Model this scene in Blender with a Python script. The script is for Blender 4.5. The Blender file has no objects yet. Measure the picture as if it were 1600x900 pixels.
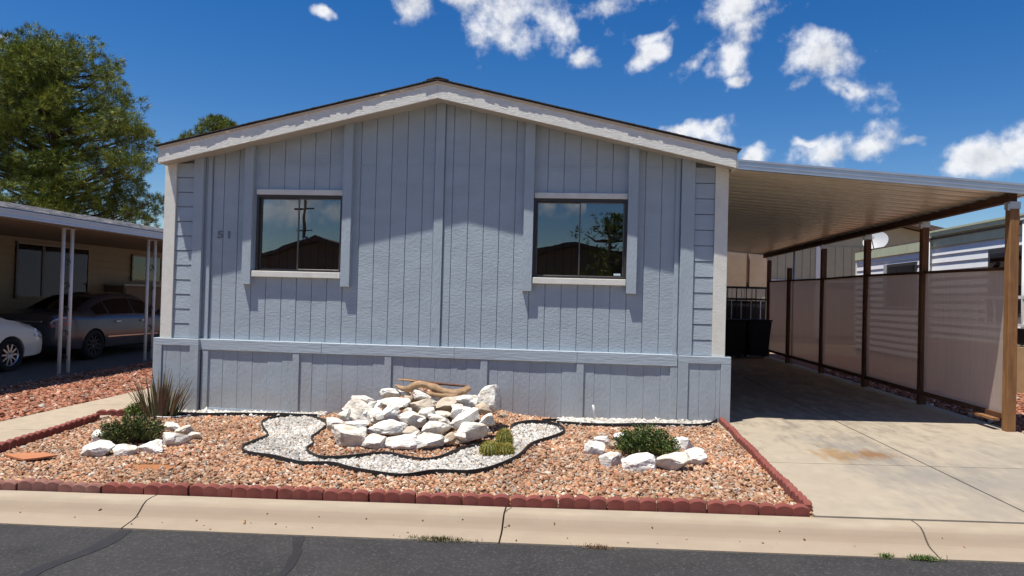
import bpy, bmesh, math, random
import numpy as np
from mathutils import Vector, Matrix, noise as mnoise
random.seed(7); rng = np.random.default_rng(7)
S = bpy.context.scene
COL = S.collection

# ------------------------------------------------------------------ camera
cd = bpy.data.cameras.new('camera'); cam = bpy.data.objects.new('camera', cd); COL.objects.link(cam)
cd.sensor_width = 36; cd.lens = 36 * 1120 / 1600; cd.clip_end = 3000; cd.clip_start = .05
r_, u_, f_ = Vector((0.99473, 0.09893, 0.02687)), Vector((-0.02544, -0.01574, 0.99955)), Vector((-0.09931, 0.99497, 0.01314))
cam.matrix_world = Matrix(((r_.x, u_.x, -f_.x, 1.918), (r_.y, u_.y, -f_.y, -9.0253), (r_.z, u_.z, -f_.z, 1.5153), (0, 0, 0, 1)))
S.camera = cam
# ------------------------------------------------------------------ sun, sky, exposure
SUND = Vector((1.2, 1.0, -4.77)).normalized()
sl = bpy.data.lights.new('sun', 'SUN'); sl.energy = 5.0; sl.angle = math.radians(.55); sl.color = (1, .955, .88)
so = bpy.data.objects.new('sun', sl); COL.objects.link(so); so.location = (-10, -10, 40)
so.rotation_euler = SUND.to_track_quat('-Z', 'Y').to_euler()
S.view_settings.view_transform = 'Standard'; S.view_settings.look = 'None'; S.view_settings.gamma = 1
S.view_settings.use_curve_mapping = False; S.view_settings.exposure = 0.45
W = bpy.data.worlds.new('World'); S.world = W; W.use_nodes = True
W.cycles.sampling_method = 'MANUAL'; W.cycles.sample_map_resolution = 512
nt = W.node_tree; nt.nodes.clear()
def N(t, **k):
    n = nt.nodes.new(t)
    for a, b in k.items(): setattr(n, a, b)
    return n
def math_node(op, a, b=None, c=None, clamp=False):
    n = N('ShaderNodeMath', operation=op, use_clamp=clamp)
    for i, v in enumerate((a, b, c)):
        if v is None: continue
        if isinstance(v, (int, float)): n.inputs[i].default_value = v
        else: nt.links.new(v, n.inputs[i])
    return n.outputs[0]
sky = N('ShaderNodeTexSky', sky_type='NISHITA'); sky.sun_disc = False
sky.sun_elevation = math.radians(71.9); sky.sun_rotation = math.atan2(-1.2, -1.0) % (2 * math.pi)
sky.altitude = 900; sky.air_density = 1.15; sky.dust_density = .25; sky.ozone_density = 3.5
hs = N('ShaderNodeHueSaturation'); hs.inputs['Hue'].default_value = .510; hs.inputs['Saturation'].default_value = 1.40; hs.inputs['Value'].default_value = 1.02
nt.links.new(sky.outputs[0], hs.inputs['Color'])
tc = N('ShaderNodeTexCoord'); sx = N('ShaderNodeSeparateXYZ'); nt.links.new(tc.outputs['Generated'], sx.inputs[0])
az = math_node('ARCTAN2', sx.outputs[0], sx.outputs[1]); el = math_node('ARCSINE', sx.outputs[2])
cx = N('ShaderNodeCombineXYZ'); nt.links.new(az, cx.inputs[0]); nt.links.new(el, cx.inputs[1])
# where the day's clouds stand: azimuth, elevation, half width, half height (radians), tilt (degrees)
CLOUDS = [(-0.11, 0.386, 0.101, 0.046, -2), (-0.168, 0.389, 0.048, 0.027, -2), (-0.23, 0.375, 0.036, 0.025, -2), (0.024, 0.389, 0.062, 0.019, 14), (0.204, 0.333, 0.064, 0.026, 30), (0.195, 0.373, 0.053, 0.027, 18), (0.143, 0.309, 0.053, 0.012, 24), (0.078, 0.332, 0.042, 0.016, 34), (0.091, 0.349, 0.033, 0.009, 8), (-0.004, 0.323, 0.014, 0.011, -2), (0.307, 0.303, 0.059, 0.028, -6), (0.349, 0.267, 0.036, 0.016, -12), (0.277, 0.281, 0.032, 0.012, 14), (0.189, 0.29, 0.022, 0.006, 4), (0.153, 0.228, 0.039, 0.01, 6), (0.132, 0.226, 0.035, 0.008, -2), (0.23, 0.202, 0.02, 0.016, 24), (0.317, 0.192, 0.053, 0.02, -2), (0.368, 0.196, 0.035, 0.019, 14), (0.283, 0.209, 0.022, 0.009, 8), (0.41, 0.207, 0.019, 0.006, 4), (0.482, 0.172, 0.051, 0.019, 4), (0.503, 0.185, 0.026, 0.021, -2), (-0.374, 0.363, 0.016, 0.008, -2), (-0.728, 0.267, 0.010, 0.008, -2), (-0.593, 0.186, 0.018, 0.005, -2), (0.338, 0.261, 0.023, 0.008, -2)]
_r = random.Random(5)
for k in range(12):                                       # the same broken cumulus all round the sky
    a = _r.uniform(.75, 5.4); CLOUDS.append((a if a < math.pi else a - 2 * math.pi, _r.uniform(.12, .62), _r.uniform(.09, .22), _r.uniform(.025, .06), _r.uniform(-20, 20)))
CLOUDS += [(-2.85, .17, .13, .03, 5), (-2.76, .115, .09, .02, 0), (-2.94, .23, .12, .03, -8), (3.10, .175, .06, .02, 0), (3.02, .21, .08, .018, 6), (-3.10, .13, .05, .018, 0)]
fld = None
# a small warp keeps the outlines from being ellipses
nw = N('ShaderNodeTexNoise', noise_dimensions='3D'); nw.inputs['Scale'].default_value = 16; nw.inputs['Detail'].default_value = 3
nt.links.new(tc.outputs['Generated'], nw.inputs['Vector'])
vs = N('ShaderNodeVectorMath', operation='SUBTRACT'); nt.links.new(nw.outputs['Color'], vs.inputs[0]); vs.inputs[1].default_value = (.5, .5, .5)
vm = N('ShaderNodeVectorMath', operation='MULTIPLY_ADD'); nt.links.new(vs.outputs[0], vm.inputs[0]); vm.inputs[1].default_value = (.085, .05, 0); nt.links.new(cx.outputs[0], vm.inputs[2])
for a, e, w, h, t in CLOUDS:
    mp = N('ShaderNodeMapping', vector_type='TEXTURE'); nt.links.new(vm.outputs[0], mp.inputs['Vector'])
    mp.inputs['Location'].default_value = (a, e, 0); mp.inputs['Rotation'].default_value = (0, 0, math.radians(t)); mp.inputs['Scale'].default_value = (w, h, 1)
    ln = N('ShaderNodeVectorMath', operation='LENGTH'); nt.links.new(mp.outputs[0], ln.inputs[0])
    v = math_node('SUBTRACT', 1.0, ln.outputs['Value'])
    fld = v if fld is None else math_node('MAXIMUM', fld, v)
fld = math_node('MAXIMUM', fld, -1.2)
def cloud_noise(vec):
    nn = N('ShaderNodeTexNoise'); nn.inputs['Scale'].default_value = 19; nn.inputs['Detail'].default_value = 9; nn.inputs['Roughness'].default_value = .57
    nt.links.new(vec, nn.inputs['Vector']); return nn.outputs[0]
n1 = cloud_noise(tc.outputs['Generated'])
off = N('ShaderNodeVectorMath', operation='ADD'); nt.links.new(tc.outputs['Generated'], off.inputs[0]); off.inputs[1].default_value = (-.012, 0, .016)
n2 = cloud_noise(off.outputs[0])
dens = math_node('MULTIPLY_ADD', math_node('SUBTRACT', n1, .52), 4.6, math_node('SUBTRACT', fld, .0))
cov = N('ShaderNodeMapRange', interpolation_type='SMOOTHSTEP'); nt.links.new(dens, cov.inputs[0]); cov.inputs[1].default_value = -.38; cov.inputs[2].default_value = 1.0
shd = math_node('MULTIPLY_ADD', math_node('SUBTRACT', n1, n2), 3.4, .80, clamp=True)
thick = N('ShaderNodeMapRange', interpolation_type='SMOOTHSTEP'); nt.links.new(dens, thick.inputs[0]); thick.inputs[1].default_value = .5; thick.inputs[2].default_value = 1.5
thick.inputs[3].default_value = 1.0; thick.inputs[4].default_value = .70
shd = math_node('MULTIPLY', shd, thick.outputs[0])
cc = N('ShaderNodeMix', data_type='RGBA'); nt.links.new(shd, cc.inputs['Factor'])
cc.inputs['A'].default_value = (5.0, 5.3, 6.0, 1); cc.inputs['B'].default_value = (9.6, 9.7, 9.9, 1)
mx = N('ShaderNodeMix', data_type='RGBA'); nt.links.new(math_node('MULTIPLY', cov.outputs[0], .96), mx.inputs['Factor'])
nt.links.new(hs.outputs[0], mx.inputs['A']); nt.links.new(cc.outputs['Result'], mx.inputs['B'])
bg = N('ShaderNodeBackground'); bg.inputs['Strength'].default_value = .075; nt.links.new(mx.outputs['Result'], bg.inputs[0])
wo = N('ShaderNodeOutputWorld'); nt.links.new(bg.outputs[0], wo.inputs[0])

# ------------------------------------------------------------------ helpers
def add(name, me, mat, parent=None, smooth=False):
    o = bpy.data.objects.new(name, me); COL.objects.link(o)
    if mat is not None and not me.materials: me.materials.append(mat)
    if smooth: me.shade_smooth()
    if parent is not None: o.parent = parent
    return o
def raw(verts, faces):
    me = bpy.data.meshes.new('m'); me.from_pydata([tuple(map(float, v)) for v in verts], [], faces); me.update(); return me
def tag(o, label=None, cat=None, group=None, kind=None):
    for k, v in (('label', label), ('category', cat), ('group', group), ('kind', kind)):
        if v: o[k] = v
    return o
def empty(name, loc, label=None, cat=None, group=None, rz=0):
    o = bpy.data.objects.new(name, None); COL.objects.link(o); o.location = loc; o.rotation_euler = (0, 0, rz); o.empty_display_size = .1
    tag(o, label, cat, group); return o
def local(parent, verts):                       # world coordinates -> those of an unrotated, root-level parent
    p = parent
    off = Vector((0, 0, 0))
    while p is not None: off += p.location; p = p.parent
    return [(v[0] - off.x, v[1] - off.y, v[2] - off.z) for v in verts]
HEXF = [(0, 3, 2, 1), (4, 5, 6, 7), (0, 1, 5, 4), (1, 2, 6, 5), (2, 3, 7, 6), (3, 0, 4, 7)]
def cbox(x0, x1, y0, y1, z0, z1, c=0):
    """box verts and faces, edges chamfered by c"""
    if c <= 0:
        return [(x0, y0, z0), (x1, y0, z0), (x1, y1, z0), (x0, y1, z0), (x0, y0, z1), (x1, y0, z1), (x1, y1, z1), (x0, y1, z1)], HEXF
    bm = bmesh.new(); bmesh.ops.create_cube(bm, size=1)
    for v in bm.verts: v.co = Vector(((x0 + x1) / 2 + v.co.x * (x1 - x0), (y0 + y1) / 2 + v.co.y * (y1 - y0), (z0 + z1) / 2 + v.co.z * (z1 - z0)))
    bmesh.ops.bevel(bm, geom=bm.edges[:], offset=c, segments=1, affect='EDGES')
    bm.verts.ensure_lookup_table()
    V = [tuple(v.co) for v in bm.verts]; F = [tuple(v.index for v in f.verts) for f in bm.faces]; bm.free(); return V, F
def box(name, b, mat, parent=None, c=0):
    V, F = cbox(*b, c)
    if parent is not None: V = local(parent, V)
    return add(name, raw(V, F), mat, parent)
def multi(name, bs, mat, parent=None, c=0):
    VV, FF = [], []
    for b in bs:
        V, F = cbox(*b, c); k = len(VV); VV += V; FF += [tuple(i + k for i in f) for f in F]
    if parent is not None: VV = local(parent, VV)
    return add(name, raw(VV, FF), mat, parent)
def prism_xz(name, poly, y0, y1, mat, parent=None):   # polygon in xz (counter-clockwise seen from -y), front at y0
    n = len(poly); V = [(x, y0, z) for x, z in poly] + [(x, y1, z) for x, z in poly]
    F = [tuple(range(n)), tuple(range(2 * n - 1, n - 1, -1))] + [(i, i + n, (i + 1) % n + n, (i + 1) % n) for i in range(n)]
    if parent is not None: V = local(parent, V)
    return add(name, raw(V, F), mat, parent)
def tube(pts, rad, n=8, cap=True):
    pts = [Vector(p) for p in pts]; V, F = [], []
    if not hasattr(rad, '__len__'): rad = [rad] * len(pts)
    up = Vector((0, 0, 1))
    for i, p in enumerate(pts):
        d = (pts[min(i + 1, len(pts) - 1)] - pts[max(i - 1, 0)]).normalized()
        a = d.cross(up if abs(d.z) < .95 else Vector((1, 0, 0))).normalized(); b = d.cross(a)
        for k in range(n):
            t = 2 * math.pi * k / n; V.append(p + (a * math.cos(t) + b * math.sin(t)) * rad[i])
    for i in range(len(pts) - 1):
        for k in range(n): F.append((i * n + k, i * n + (k + 1) % n, (i + 1) * n + (k + 1) % n, (i + 1) * n + k))
    if cap: F.append(tuple(range(n))[::-1]); F.append(tuple(range((len(pts) - 1) * n, len(pts) * n)))
    return V, F
def tubeobj(name, pts, rad, mat, parent=None, n=8, smooth=True):
    V, F = tube(pts, rad, n)
    if parent is not None: V = local(parent, V)
    return add(name, raw(V, F), mat, parent, smooth)

# ground height of the lot (falls to the left, a gravel mound under the rock pile)
def sm(t): t = max(0, min(1, t)); return t * t * (3 - 2 * t)
def gz(X, Y, mound=True):
    lf = sm((-3.5 - X) / 1.5)
    m = .42 * math.exp(-((X - .15) / .75) ** 2 - ((Y + .5) / .75) ** 2) if mound else 0
    return -.03 + .0226 * max(-6, min(9, X)) + lf * .012 * max(0, min(12, Y + 1)) + m

# ------------------------------------------------------------------ materials
MATS = {}
def mat(name, col, rough=.75, var=.12, vscale=6., bump=0., bscale=60., stretch=(1, 1, 1), spec=.4, metal=0., dirt=None, dscale=1.2, damt=.5, attr=None, coat=0.):
    m = bpy.data.materials.new(name); m.use_nodes = True; t = m.node_tree; n = t.nodes; b = n['Principled BSDF']
    b.inputs['Roughness'].default_value = rough; b.inputs['Metallic'].default_value = metal; b.inputs['Specular IOR Level'].default_value = spec
    if coat: b.inputs['Coat Weight'].default_value = coat; b.inputs['Coat Roughness'].default_value = .06
    g = n.new('ShaderNodeNewGeometry'); mp = n.new('ShaderNodeMapping'); t.links.new(g.outputs['Position'], mp.inputs[0]); mp.inputs['Scale'].default_value = stretch
    nz = n.new('ShaderNodeTexNoise'); nz.inputs['Scale'].default_value = vscale; nz.inputs['Detail'].default_value = 5; t.links.new(mp.outputs[0], nz.inputs['Vector'])
    mr = n.new('ShaderNodeMapRange'); t.links.new(nz.outputs[0], mr.inputs[0]); mr.inputs[1].default_value = .25; mr.inputs[2].default_value = .75
    mr.inputs[3].default_value = 1 - var; mr.inputs[4].default_value = 1 + var
    if attr:
        at = n.new('ShaderNodeAttribute'); at.attribute_name = attr; src = at.outputs['Color']
    else:
        rgb = n.new('ShaderNodeRGB'); rgb.outputs[0].default_value = (*col, 1); src = rgb.outputs[0]
    mu = n.new('ShaderNodeMix'); mu.data_type = 'RGBA'; mu.blend_type = 'MULTIPLY'; mu.inputs['Factor'].default_value = 1
    t.links.new(src, mu.inputs['A']); t.links.new(mr.outputs[0], mu.inputs['B']); out = mu.outputs['Result']
    if dirt:
        dn = n.new('ShaderNodeTexNoise'); dn.inputs['Scale'].default_value = dscale; dn.inputs['Detail'].default_value = 7; dn.inputs['Roughness'].default_value = .65; t.links.new(g.outputs['Position'], dn.inputs['Vector'])
        dr = n.new('ShaderNodeMapRange'); dr.interpolation_type = 'SMOOTHSTEP'; t.links.new(dn.outputs[0], dr.inputs[0]); dr.inputs[1].default_value = .46; dr.inputs[2].default_value = .72; dr.inputs[4].default_value = damt
        dm = n.new('ShaderNodeMix'); dm.data_type = 'RGBA'; t.links.new(dr.outputs[0], dm.inputs['Factor']); t.links.new(out, dm.inputs['A']); dm.inputs['B'].default_value = (*dirt, 1); out = dm.outputs['Result']
    t.links.new(out, b.inputs['Base Color'])
    if bump:
        bn = n.new('ShaderNodeTexNoise'); bn.inputs['Scale'].default_value = bscale; bn.inputs['Detail'].default_value = 4; t.links.new(mp.outputs[0], bn.inputs['Vector'])
        bu = n.new('ShaderNodeBump'); bu.inputs['Strength'].default_value = 1; bu.inputs['Distance'].default_value = bump; t.links.new(bn.outputs[0], bu.inputs['Height']); t.links.new(bu.outputs[0], b.inputs['Normal'])
    MATS[name] = m; return m
paint = mat('grey_blue_paint', (.352, .407, .447), .5, .08, 4, .0040, 34, (.62, 1, 1.4), .4, dirt=(.28, .32, .35), dscale=2.2, damt=.25)
paint_board = mat('grey_blue_board_paint', (.355, .411, .452), .5, .07, 5, .0045, 34, (1, 1, .5), .4)
paint_belt = mat('grey_blue_belt_paint', (.365, .422, .463), .5, .06, 5, .0045, 34, (.2, 1, 1.2), .4)
def splash(m, z0, z1, col, amt):                  # dust and splash dirt at the foot of a wall
    t = m.node_tree; n = t.nodes; b = n['Principled BSDF']; src = b.inputs['Base Color'].links[0].from_socket
    g = n.new('ShaderNodeNewGeometry'); sp = n.new('ShaderNodeSeparateXYZ'); t.links.new(g.outputs['Position'], sp.inputs[0])
    nz = n.new('ShaderNodeTexNoise'); nz.inputs['Scale'].default_value = 2.2; nz.inputs['Detail'].default_value = 8; nz.inputs['Roughness'].default_value = .65; t.links.new(g.outputs['Position'], nz.inputs['Vector'])
    a = n.new('ShaderNodeMath'); a.operation = 'MULTIPLY_ADD'; t.links.new(nz.outputs[0], a.inputs[0]); a.inputs[1].default_value = -.55; t.links.new(sp.outputs[2], a.inputs[2])
    r = n.new('ShaderNodeMapRange'); r.interpolation_type = 'SMOOTHSTEP'; t.links.new(a.outputs[0], r.inputs[0]); r.inputs[1].default_value = z0; r.inputs[2].default_value = z1; r.inputs[3].default_value = amt; r.inputs[4].default_value = 0
    mx = n.new('ShaderNodeMix'); mx.data_type = 'RGBA'; t.links.new(r.outputs[0], mx.inputs['Factor']); t.links.new(src, mx.inputs['A']); mx.inputs['B'].default_value = (*col, 1); t.links.new(mx.outputs['Result'], b.inputs['Base Color'])
paint_skirt = mat('grey_blue_skirting_paint', (.335, .380, .413), .55, .07, 5, .0045, 30, (1, 1, .6), .35, dirt=(.30, .285, .275), dscale=1.6, damt=.35)
splash(paint_skirt, -.35, .22, (.30, .262, .24), .5)
cream = mat('cream_paint', (.68, .67, .60), .6, .06, 8, .003, 60, (1, 1, 1), .3, dirt=(.5, .46, .38), dscale=5, damt=.3)
cream_rough = mat('cracked_cream_paint', (.70, .685, .62), .6, .08, 20, .004, 50, (.6, 1, 1.6), .3, dirt=(.5, .46, .40), dscale=9, damt=.3)
tan_metal = mat('tan_drip_edge', (.62, .47, .30), .5, .1, 10)
shingle_dark = mat('dark_shingle', (.055, .05, .047), .95, .4, 40, .004, 120)
shingle_grey = mat('pale_grey_shingle', (.44, .41, .38), .95, .35, 9, .004, 90, dirt=(.20, .185, .175), dscale=5, damt=.8)
bronze = mat('bronze_frame', (.035, .028, .025), .4, .1, 5, spec=.5)
alum = mat('mill_aluminium', (.55, .56, .58), .35, .08, 4, metal=.8, stretch=(1, 1, 3))
sash = mat('sash_aluminium', (.14, .125, .118), .35, .1, 4, metal=.7)
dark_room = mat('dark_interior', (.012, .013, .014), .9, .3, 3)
curtain = mat('white_curtain', (.5, .5, .48), .9, .1, 5)
number_mat = mat('number_paint', (.17, .19, .225), .6, .1, 5)
sticker = mat('pale_sticker', (.55, .68, .75), .4, .1, 30)
pan = mat('cream_pan_metal', (.58, .53, .44), .30, .06, 2, spec=.6)
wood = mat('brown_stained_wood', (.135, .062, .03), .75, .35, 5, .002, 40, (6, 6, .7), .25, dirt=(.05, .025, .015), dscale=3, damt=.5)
wood_sun = mat('weathered_golden_sunlit_wood', (.24, .12, .048), .75, .35, 5, .002, 40, (6, 6, .6), .25, dirt=(.16, .07, .03), dscale=3, damt=.6)  # front post's copy of the wood, sunlight put into its lighter golden colour
beam_wood = mat('dark_beam_wood', (.075, .035, .02), .8, .3, 5, .002, 40, (6, .7, 6), .25)
galv = mat('galvanised_steel', (.5, .5, .49), .45, .1, 8, metal=.6)
concrete = mat('tan_concrete', (.37, .30, .215), .9, .10, 7, .0015, 160, dirt=(.31, .245, .17), dscale=1.4, damt=.55)
kerbm = mat('kerb_concrete', (.35, .285, .205), .9, .10, 9, .0015, 160, dirt=(.30, .235, .165), dscale=2.2, damt=.5, stretch=(.5, 1, 1))
def kerb_band(m):
    t = m.node_tree; n = t.nodes; b = n['Principled BSDF']; src = b.inputs['Base Color'].links[0].from_socket
    g = n.new('ShaderNodeNewGeometry'); sp = n.new('ShaderNodeSeparateXYZ'); t.links.new(g.outputs['Position'], sp.inputs[0])
    nz = n.new('ShaderNodeTexNoise'); nz.inputs['Scale'].default_value = 2.5; nz.inputs['Detail'].default_value = 6; t.links.new(g.outputs['Position'], nz.inputs['Vector'])
    a = n.new('ShaderNodeMath'); a.operation = 'MULTIPLY_ADD'; t.links.new(nz.outputs[0], a.inputs[0]); a.inputs[1].default_value = .10; t.links.new(sp.outputs[1], a.inputs[2])
    r = n.new('ShaderNodeValToRGB'); e = r.color_ramp.elements; e[0].position = 0; e[0].color = (.45, .45, .45, 1); e[1].position = 1; e[1].color = (0, 0, 0, 1)
    for p, v in ((.40, .5), (.62, .95), (.78, .55), (.88, .05)): q = e.new(p); q.color = (v, v, v, 1)
    mr = n.new('ShaderNodeMapRange'); t.links.new(a.outputs[0], mr.inputs[0]); mr.inputs[1].default_value = -4.20; mr.inputs[2].default_value = -3.86; t.links.new(mr.outputs[0], r.inputs[0])
    mx = n.new('ShaderNodeMix'); mx.data_type = 'RGBA'; t.links.new(r.outputs[0], mx.inputs['Factor']); t.links.new(src, mx.inputs['A']); mx.inputs['B'].default_value = (.27, .205, .145, 1); t.links.new(mx.outputs['Result'], b.inputs['Base Color'])
kerb_band(kerbm)
brick = mat('red_edger', (.20, .052, .038), .85, .18, 14, .002, 130, dirt=(.25, .10, .075), dscale=6, damt=.45)
brick_dusty = mat('dusty_red_edger', (.225, .098, .075), .9, .18, 14, .002, 130, dirt=(.33, .22, .17), dscale=5, damt=.6)
rockm = mat('white_limestone', (.74, .715, .655), .9, .17, 16, .010, 26, (1, 1, 1.7), .2, dirt=(.38, .285, .19), dscale=8, damt=.75)
rock_tan = mat('tan_limestone', (.52, .44, .34), .9, .16, 14, .008, 30, dirt=(.32, .21, .13), dscale=5, damt=.7, spec=.2)
for m_ in (rockm, rock_tan):
    t = m_.node_tree; n = t.nodes; b = n['Principled BSDF']; src = b.inputs['Base Color'].links[0].from_socket
    oi = n.new('ShaderNodeObjectInfo'); rp = n.new('ShaderNodeValToRGB'); e = rp.color_ramp.elements; e[0].color = (.86, .81, .74, 1); e[1].color = (1.10, 1.10, 1.11, 1); q = e.new(.3); q.color = (.96, .93, .88, 1); q = e.new(.65); q.color = (.93, .94, .95, 1)
    t.links.new(oi.outputs['Random'], rp.inputs[0]); mx = n.new('ShaderNodeMix'); mx.data_type = 'RGBA'; mx.blend_type = 'MULTIPLY'; mx.inputs['Factor'].default_value = 1; t.links.new(src, mx.inputs['A']); t.links.new(rp.outputs[0], mx.inputs['B'])
    # dark veins and seams
    g = n.new('ShaderNodeNewGeometry'); wv = n.new('ShaderNodeTexNoise'); wv.inputs['Scale'].default_value = 11; wv.inputs['Detail'].default_value = 6; wv.inputs['Distortion'].default_value = 1.2; t.links.new(g.outputs['Position'], wv.inputs['Vector'])
    ab = n.new('ShaderNodeMath'); ab.operation = 'SUBTRACT'; t.links.new(wv.outputs[0], ab.inputs[0]); ab.inputs[1].default_value = .5; a2 = n.new('ShaderNodeMath'); a2.operation = 'ABSOLUTE'; t.links.new(ab.outputs[0], a2.inputs[0])
    mr = n.new('ShaderNodeMapRange'); t.links.new(a2.outputs[0], mr.inputs[0]); mr.inputs[1].default_value = 0; mr.inputs[2].default_value = .022; mr.inputs[3].default_value = .45; mr.inputs[4].default_value = 0
    m3 = n.new('ShaderNodeMix'); m3.data_type = 'RGBA'; t.links.new(mr.outputs[0], m3.inputs['Factor']); t.links.new(mx.outputs['Result'], m3.inputs['A']); m3.inputs['B'].default_value = (.33, .27, .2, 1); t.links.new(m3.outputs['Result'], b.inputs['Base Color'])
plastic = mat('black_edging_plastic', (.016, .016, .017), .55, .2, 12, spec=.4)
drift = mat('grey_brown_driftwood', (.36, .235, .135), .85, .35, 10, .006, 30, (1, 6, 6), .2, dirt=(.16, .09, .05), dscale=8, damt=.6)
stick = mat('dark_dead_stick', (.13, .06, .035), .9, .3, 20)
terracotta = mat('terracotta', (.42, .165, .072), .8, .1, 12)
beige_siding = mat('beige_lap_siding', (.27, .205, .13), .6, .06, 3, .001, 80)
white_siding = mat('white_lap_siding', (.68, .68, .67), .5, .04, 3)
green_trim = mat('pale_green_fascia', (.44, .47, .31), .6, .1, 5)
olive_siding = mat('olive_tan_siding', (.37, .335, .235), .7, .06, 4)
white_metal = mat('white_post_paint', (.70, .69, .66), .5, .08, 6)
gutter_m = mat('silver_gutter', (.52, .53, .58), .35, .06, 3, metal=.35)
roof_brown = mat('brown_roof', (.12, .085, .07), .95, .25, 10)
soffit_m = mat('soffit_paint', (.40, .385, .34), .7, .06, 3)
bin_m = mat('black_bin_plastic', (.010, .010, .012), .5, .2, 5)
bin_b = mat('navy_bin_plastic', (.008, .010, .022), .5, .2, 5)
leafg = mat('shrub_leaf', (0, 0, 0), .55, .2, 30, attr='Col', spec=.3)
agave_m = mat('agave_leaf', (0, 0, 0), .6, .25, 25, attr='Col', spec=.3)
bark = mat('pine_bark', (.09, .06, .042), .95, .3, 8, .01, 30)
cactus_m = mat('cactus_skin', (.15, .165, .04), .6, .2, 30)
spine_m = mat('cactus_spine', (.42, .36, .075), .6, .3, 60)
gravel_m = mat('gravel', (0, 0, 0), .9, .15, 60, attr='Col', spec=.2)
tyre_m = mat('tyre_rubber', (.014, .014, .015), .85, .2, 20)
dark_car_glass = mat('dark_car_glass', (.008, .009, .011), .05, 0, 1, spec=.8)
chrome = mat('chrome', (.6, .6, .6), .18, 0, 1, metal=1)
red_light = mat('red_tail_light', (.30, .012, .015), .12, 0, 1, spec=.7, coat=.6)
clear_light = mat('clear_lamp', (.55, .56, .58), .1, 0, 1, spec=.8, coat=.6)
gray_car = mat('grey_car_paint', (.10, .10, .112), .28, .02, 2, metal=.5, coat=.6)
white_car = mat('white_car_paint', (.74, .72, .66), .3, .02, 2, coat=.7)
rim_dark = mat('dark_rim', (.05, .05, .055), .4, .05, 2, metal=.6)
rim_silver = mat('silver_rim', (.55, .55, .56), .3, .05, 2, metal=.8)
def glass_mat(name, refl, tint):
    m = bpy.data.materials.new(name); m.use_nodes = True; t = m.node_tree; n = t.nodes; n.clear()
    o = n.new('ShaderNodeOutputMaterial'); mix = n.new('ShaderNodeMixShader'); a = n.new('ShaderNodeBsdfTransparent'); b = n.new('ShaderNodeBsdfGlossy')
    a.inputs[0].default_value = (*tint, 1); b.inputs[0].default_value = (.92, .95, 1, 1); b.inputs['Roughness'].default_value = .004
    fr = n.new('ShaderNodeFresnel'); fr.inputs[0].default_value = refl
    g = n.new('ShaderNodeNewGeometry'); nz = n.new('ShaderNodeTexNoise'); nz.inputs['Scale'].default_value = 1.6; t.links.new(g.outputs['Position'], nz.inputs['Vector'])
    bu = n.new('ShaderNodeBump'); bu.inputs['Distance'].default_value = .0012; t.links.new(nz.outputs[0], bu.inputs['Height']); t.links.new(bu.outputs[0], b.inputs['Normal'])
    t.links.new(fr.outputs[0], mix.inputs[0]); t.links.new(a.outputs[0], mix.inputs[1]); t.links.new(b.outputs[0], mix.inputs[2]); t.links.new(mix.outputs[0], o.inputs[0]); return m
glass = glass_mat('window_glass', 2.3, (.5, .52, .52)); glass_dim = glass_mat('dim_window_glass', 1.55, (.75, .77, .72))
def cloth_mat():
    m = bpy.data.materials.new('taupe_shade_cloth'); m.use_nodes = True; t = m.node_tree; n = t.nodes; n.clear()
    o = n.new('ShaderNodeOutputMaterial'); mix = n.new('ShaderNodeMixShader'); a = n.new('ShaderNodeBsdfTransparent'); m2 = n.new('ShaderNodeMixShader'); d = n.new('ShaderNodeBsdfDiffuse'); tr = n.new('ShaderNodeBsdfTranslucent')
    g = n.new('ShaderNodeNewGeometry'); mp = n.new('ShaderNodeMapping'); mp.inputs['Scale'].default_value = (4, 4, .35); t.links.new(g.outputs['Position'], mp.inputs[0])
    nz = n.new('ShaderNodeTexNoise'); nz.inputs['Scale'].default_value = 5; nz.inputs['Detail'].default_value = 5; t.links.new(mp.outputs[0], nz.inputs['Vector'])
    cr = n.new('ShaderNodeValToRGB'); cr.color_ramp.elements[0].color = (.45, .365, .305, 1); cr.color_ramp.elements[1].color = (.57, .475, .405, 1); t.links.new(nz.outputs[0], cr.inputs[0])
    t.links.new(cr.outputs[0], d.inputs[0]); t.links.new(cr.outputs[0], tr.inputs[0]); m2.inputs[0].default_value = .45
    t.links.new(d.outputs[0], m2.inputs[1]); t.links.new(tr.outputs[0], m2.inputs[2]); mix.inputs[0].default_value = .95
    t.links.new(a.outputs[0], mix.inputs[1]); t.links.new(m2.outputs[0], mix.inputs[2]); t.links.new(mix.outputs[0], o.inputs[0]); return m
cloth = cloth_mat()
def needle_mat():
    m = mat('pine_needles', (0, 0, 0), .6, .15, 3, attr='Col', spec=.25); return m
needles = needle_mat()
def asphalt_mat():
    m = mat('asphalt', (.0315, .0300, .0292), .85, .25, 3, .003, 220, spec=.3, dirt=(.043, .041, .039), dscale=.8, damt=.8)
    t = m.node_tree; n = t.nodes; b = n['Principled BSDF']; src = b.inputs['Base Color'].links[0].from_socket
    g = n.new('ShaderNodeNewGeometry'); v = n.new('ShaderNodeTexVoronoi'); v.inputs['Scale'].default_value = 75; t.links.new(g.outputs['Position'], v.inputs['Vector'])
    r = n.new('ShaderNodeMapRange'); t.links.new(v.outputs['Color'], r.inputs[0]); r.inputs[1].default_value = .62; r.inputs[2].default_value = .95; r.inputs[4].default_value = .55
    mx = n.new('ShaderNodeMix'); mx.data_type = 'RGBA'; t.links.new(r.outputs[0], mx.inputs['Factor']); t.links.new(src, mx.inputs['A']); mx.inputs['B'].default_value = (.09, .083, .078, 1)
    t.links.new(mx.outputs['Result'], b.inputs['Base Color']); return m
asphalt = asphalt_mat()
tar = mat('tar_seal', (.021, .020, .020), .6, .2, 8)
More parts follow.
